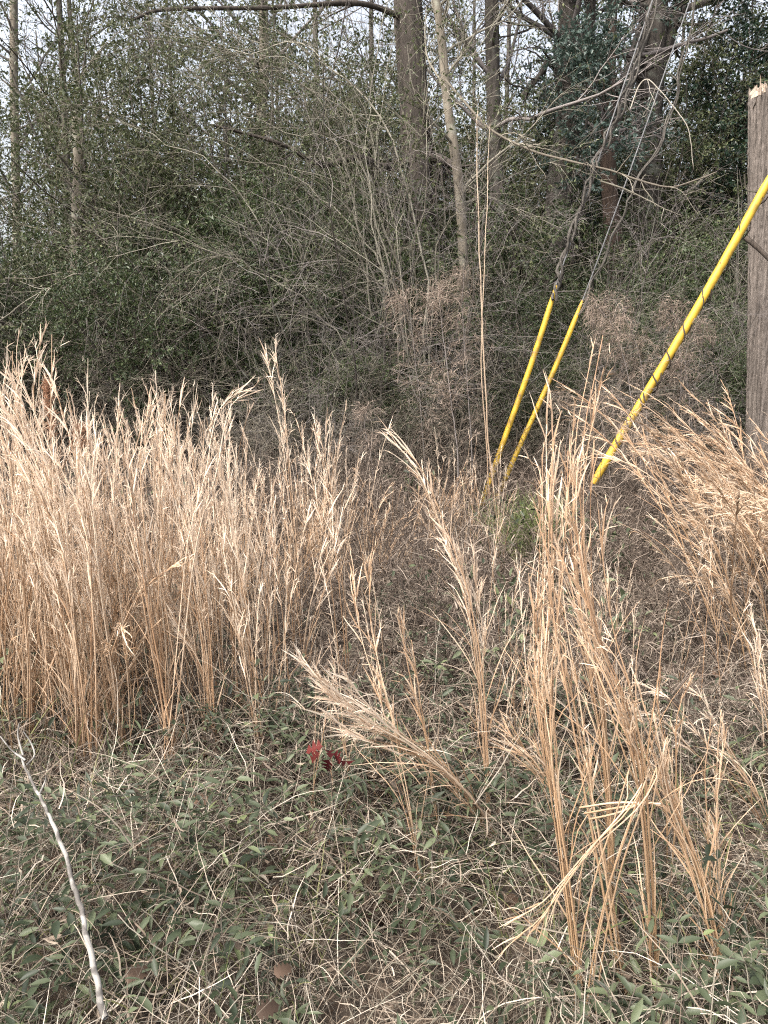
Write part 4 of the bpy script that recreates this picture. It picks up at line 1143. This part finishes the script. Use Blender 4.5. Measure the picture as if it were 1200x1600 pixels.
def oak_seedling():
    r = np.random.default_rng(501)
    g = ground_at(520, 1345)
    top = at(512, 1182, g[1] - .02)
    root = thing('oak_seedling', 'little oak seedling holding a few dark red leaves', 'seedling', tuple(g))
    m = MB(); P = spline([g * 0, (top - g) * .5 + A([.01, 0, 0]), top - g], 12)[None]
    m.tubes(P, np.linspace(.0026, .0016, 12)[None], 5, A([.3])); link('stem', m.mesh('stem', [TWIG]), root)
    for (px, py, dx, dz, L) in [(505, 1160, -1, .1, .06), (520, 1172, .9, .1, .055), (515, 1180, -.4, -.7, .055), (525, 1178, .8, -.6, .055), (512, 1168, .1, .5, .045), (500, 1170, -.9, -.4, .05)]:
        m = MB(); lobed_leaf(m, (at(px, py + 6, g[1] - .03 - .03 * r.uniform()) - g), A([dx, r.uniform(-.9, .4), dz - .25]), norm(A([0, -.35, .8]) + r.normal(0, .5, 3)), L * .85, r.uniform(0, 1), 3, .05, r.uniform(.3, .9))
        link('leaf', m.mesh('leaf', [REDLEAF]), root)
oak_seedling()

for px, py, L, lab, c in [(300, 1254, .085, 'curled tan dead leaf resting on the honeysuckle below the left stand', .95), (428, 1522, .06, 'small rust-brown dead leaf in the near grass', .6),
                          (195, 1530, .075, 'broad brown dead leaf beside the butt of the white stick', .5), (240, 1215, .06, 'dull brown leaf caught at the foot of the left stand', .4), (400, 1585, .07, 'reddish dead leaf at the very bottom of the picture', .25)]:
    g = ground_at(px, py); g = at(px, py, g[1] - .22)
    m = MB(); lobed_leaf(m, g * 0, A([.8, .3, .25]), norm(A([.1, -.6, .9])), L * .62, c, 4, .2, .95)
    o = link('dead_leaf', m.mesh('dead_leaf', [DEADLEAF]), None, tuple(g)); tag(o, lab, 'dead leaf')

def stick():
    r = np.random.default_rng(502)
    pix = [(165, 1590, 1.38), (150, 1520, 1.45), (132, 1450, 1.52), (115, 1390, 1.6), (98, 1330, 1.68), (82, 1280, 1.75), (65, 1240, 1.83), (45, 1200, 1.92), (30, 1165, 2.0)]
    p = spline([at(q[0], q[1], q[2] * .79) for q in pix], 60) + np.cumsum(r.normal(0, .0012, (60, 3)), 0)
    o0 = p[0].copy()
    mt, n, l, b = base_mat('bleached_stick')
    tc = n.new('ShaderNodeTexCoord'); mp = n.new('ShaderNodeMapping'); mp.inputs['Scale'].default_value = (30, 30, 30)
    l.new(tc.outputs['Object'], mp.inputs[0])
    nz = n.new('ShaderNodeTexNoise'); nz.inputs['Scale'].default_value = 1; nz.inputs['Detail'].default_value = 5; l.new(mp.outputs[0], nz.inputs['Vector'])
    rp = n.new('ShaderNodeValToRGB'); rp.color_ramp.elements[0].position = .42; rp.color_ramp.elements[1].position = .52
    rp.color_ramp.elements[0].color = (.09, .08, .07, 1); rp.color_ramp.elements[1].color = (.25, .235, .21, 1)
    l.new(nz.outputs[0], rp.inputs[0]); l.new(rp.outputs[0], b.inputs['Base Color']); b.inputs['Roughness'].default_value = .8
    m = MB(); m.tubes((p - o0)[None], np.linspace(.0062, .0026, 60)[None], 9, rng=r, rough=.07, cap=True)
    root = link('fallen_stick', m.mesh('fallen_stick', [mt]), None, tuple(o0)); tag(root, 'bleached white stick with forked tip lying over the undergrowth', 'stick')
    for ct in ([(40, 1188, 1.95), (18, 1172, 1.98), (0, 1150, 2.0)], [(36, 1180, 1.97), (28, 1150, 2.0), (30, 1130, 2.0)], [(42, 1195, 1.95), (54, 1180, 1.97), (48, 1160, 2.0), (36, 1142, 2.0)],
               [(62, 1240, 1.83), (70, 1222, 1.85), (72, 1212, 1.85)]):
        m = MB(); m.tubes((spline([at(q[0], q[1], q[2] * .79) for q in ct], 12) - o0)[None], np.linspace(.0026, .0012, 12)[None], 6); link('twig', m.mesh('twig', [mt]), root)
stick()
strand('curled_vine', 'dark stiff vine bent into a hook on the ground below the yellow pair', 'vine', [at(775, 905, 4.4), at(795, 893, 4.4), at(806, 884, 4.4), at(808, 891, 4.38), at(800, 896, 4.36)], .006, .005, DARKBARK, 0, 0, 5, 24, wob=.0008)
strand('arching_runner', 'long pale dry runner arching over the near honeysuckle', 'vine', [at(290, 1478, 1.55), at(360, 1430, 1.6), at(420, 1385, 1.64), at(480, 1366, 1.66), at(540, 1375, 1.66), at(590, 1400, 1.64)], .003, .002, PALETWIG, 0, 0, 6, 30, wob=.001)
strand('fallen_stick', 'dark dead branch lying in the weeds near the right edge', 'stick', [at(1130, 1105, 2.75), at(1165, 1112, 2.72), at(1205, 1125, 2.68)], .012, .008, DARKBARK, 3, .12, 7, 20, wob=.003)
strand('dead_limb', 'dark curved dead limb against the thicket above the left stand', 'branch', [at(276, 650, 7.6), at(270, 590, 7.6), at(255, 560, 7.6), at(222, 545, 7.55), at(208, 525, 7.5), at(212, 500, 7.5)], .016, .006, DARKBARK, 5, .3, 8)
strand('dead_limb', 'pale thin limb sweeping out of the thicket towards the left edge', 'branch', [at(150, 440, 7.8), at(120, 428, 7.7), at(85, 445, 7.6), at(40, 470, 7.5), at(0, 500, 7.4), at(-40, 515, 7.3)], .009, .004, PALETWIG, 8, .35, 9)
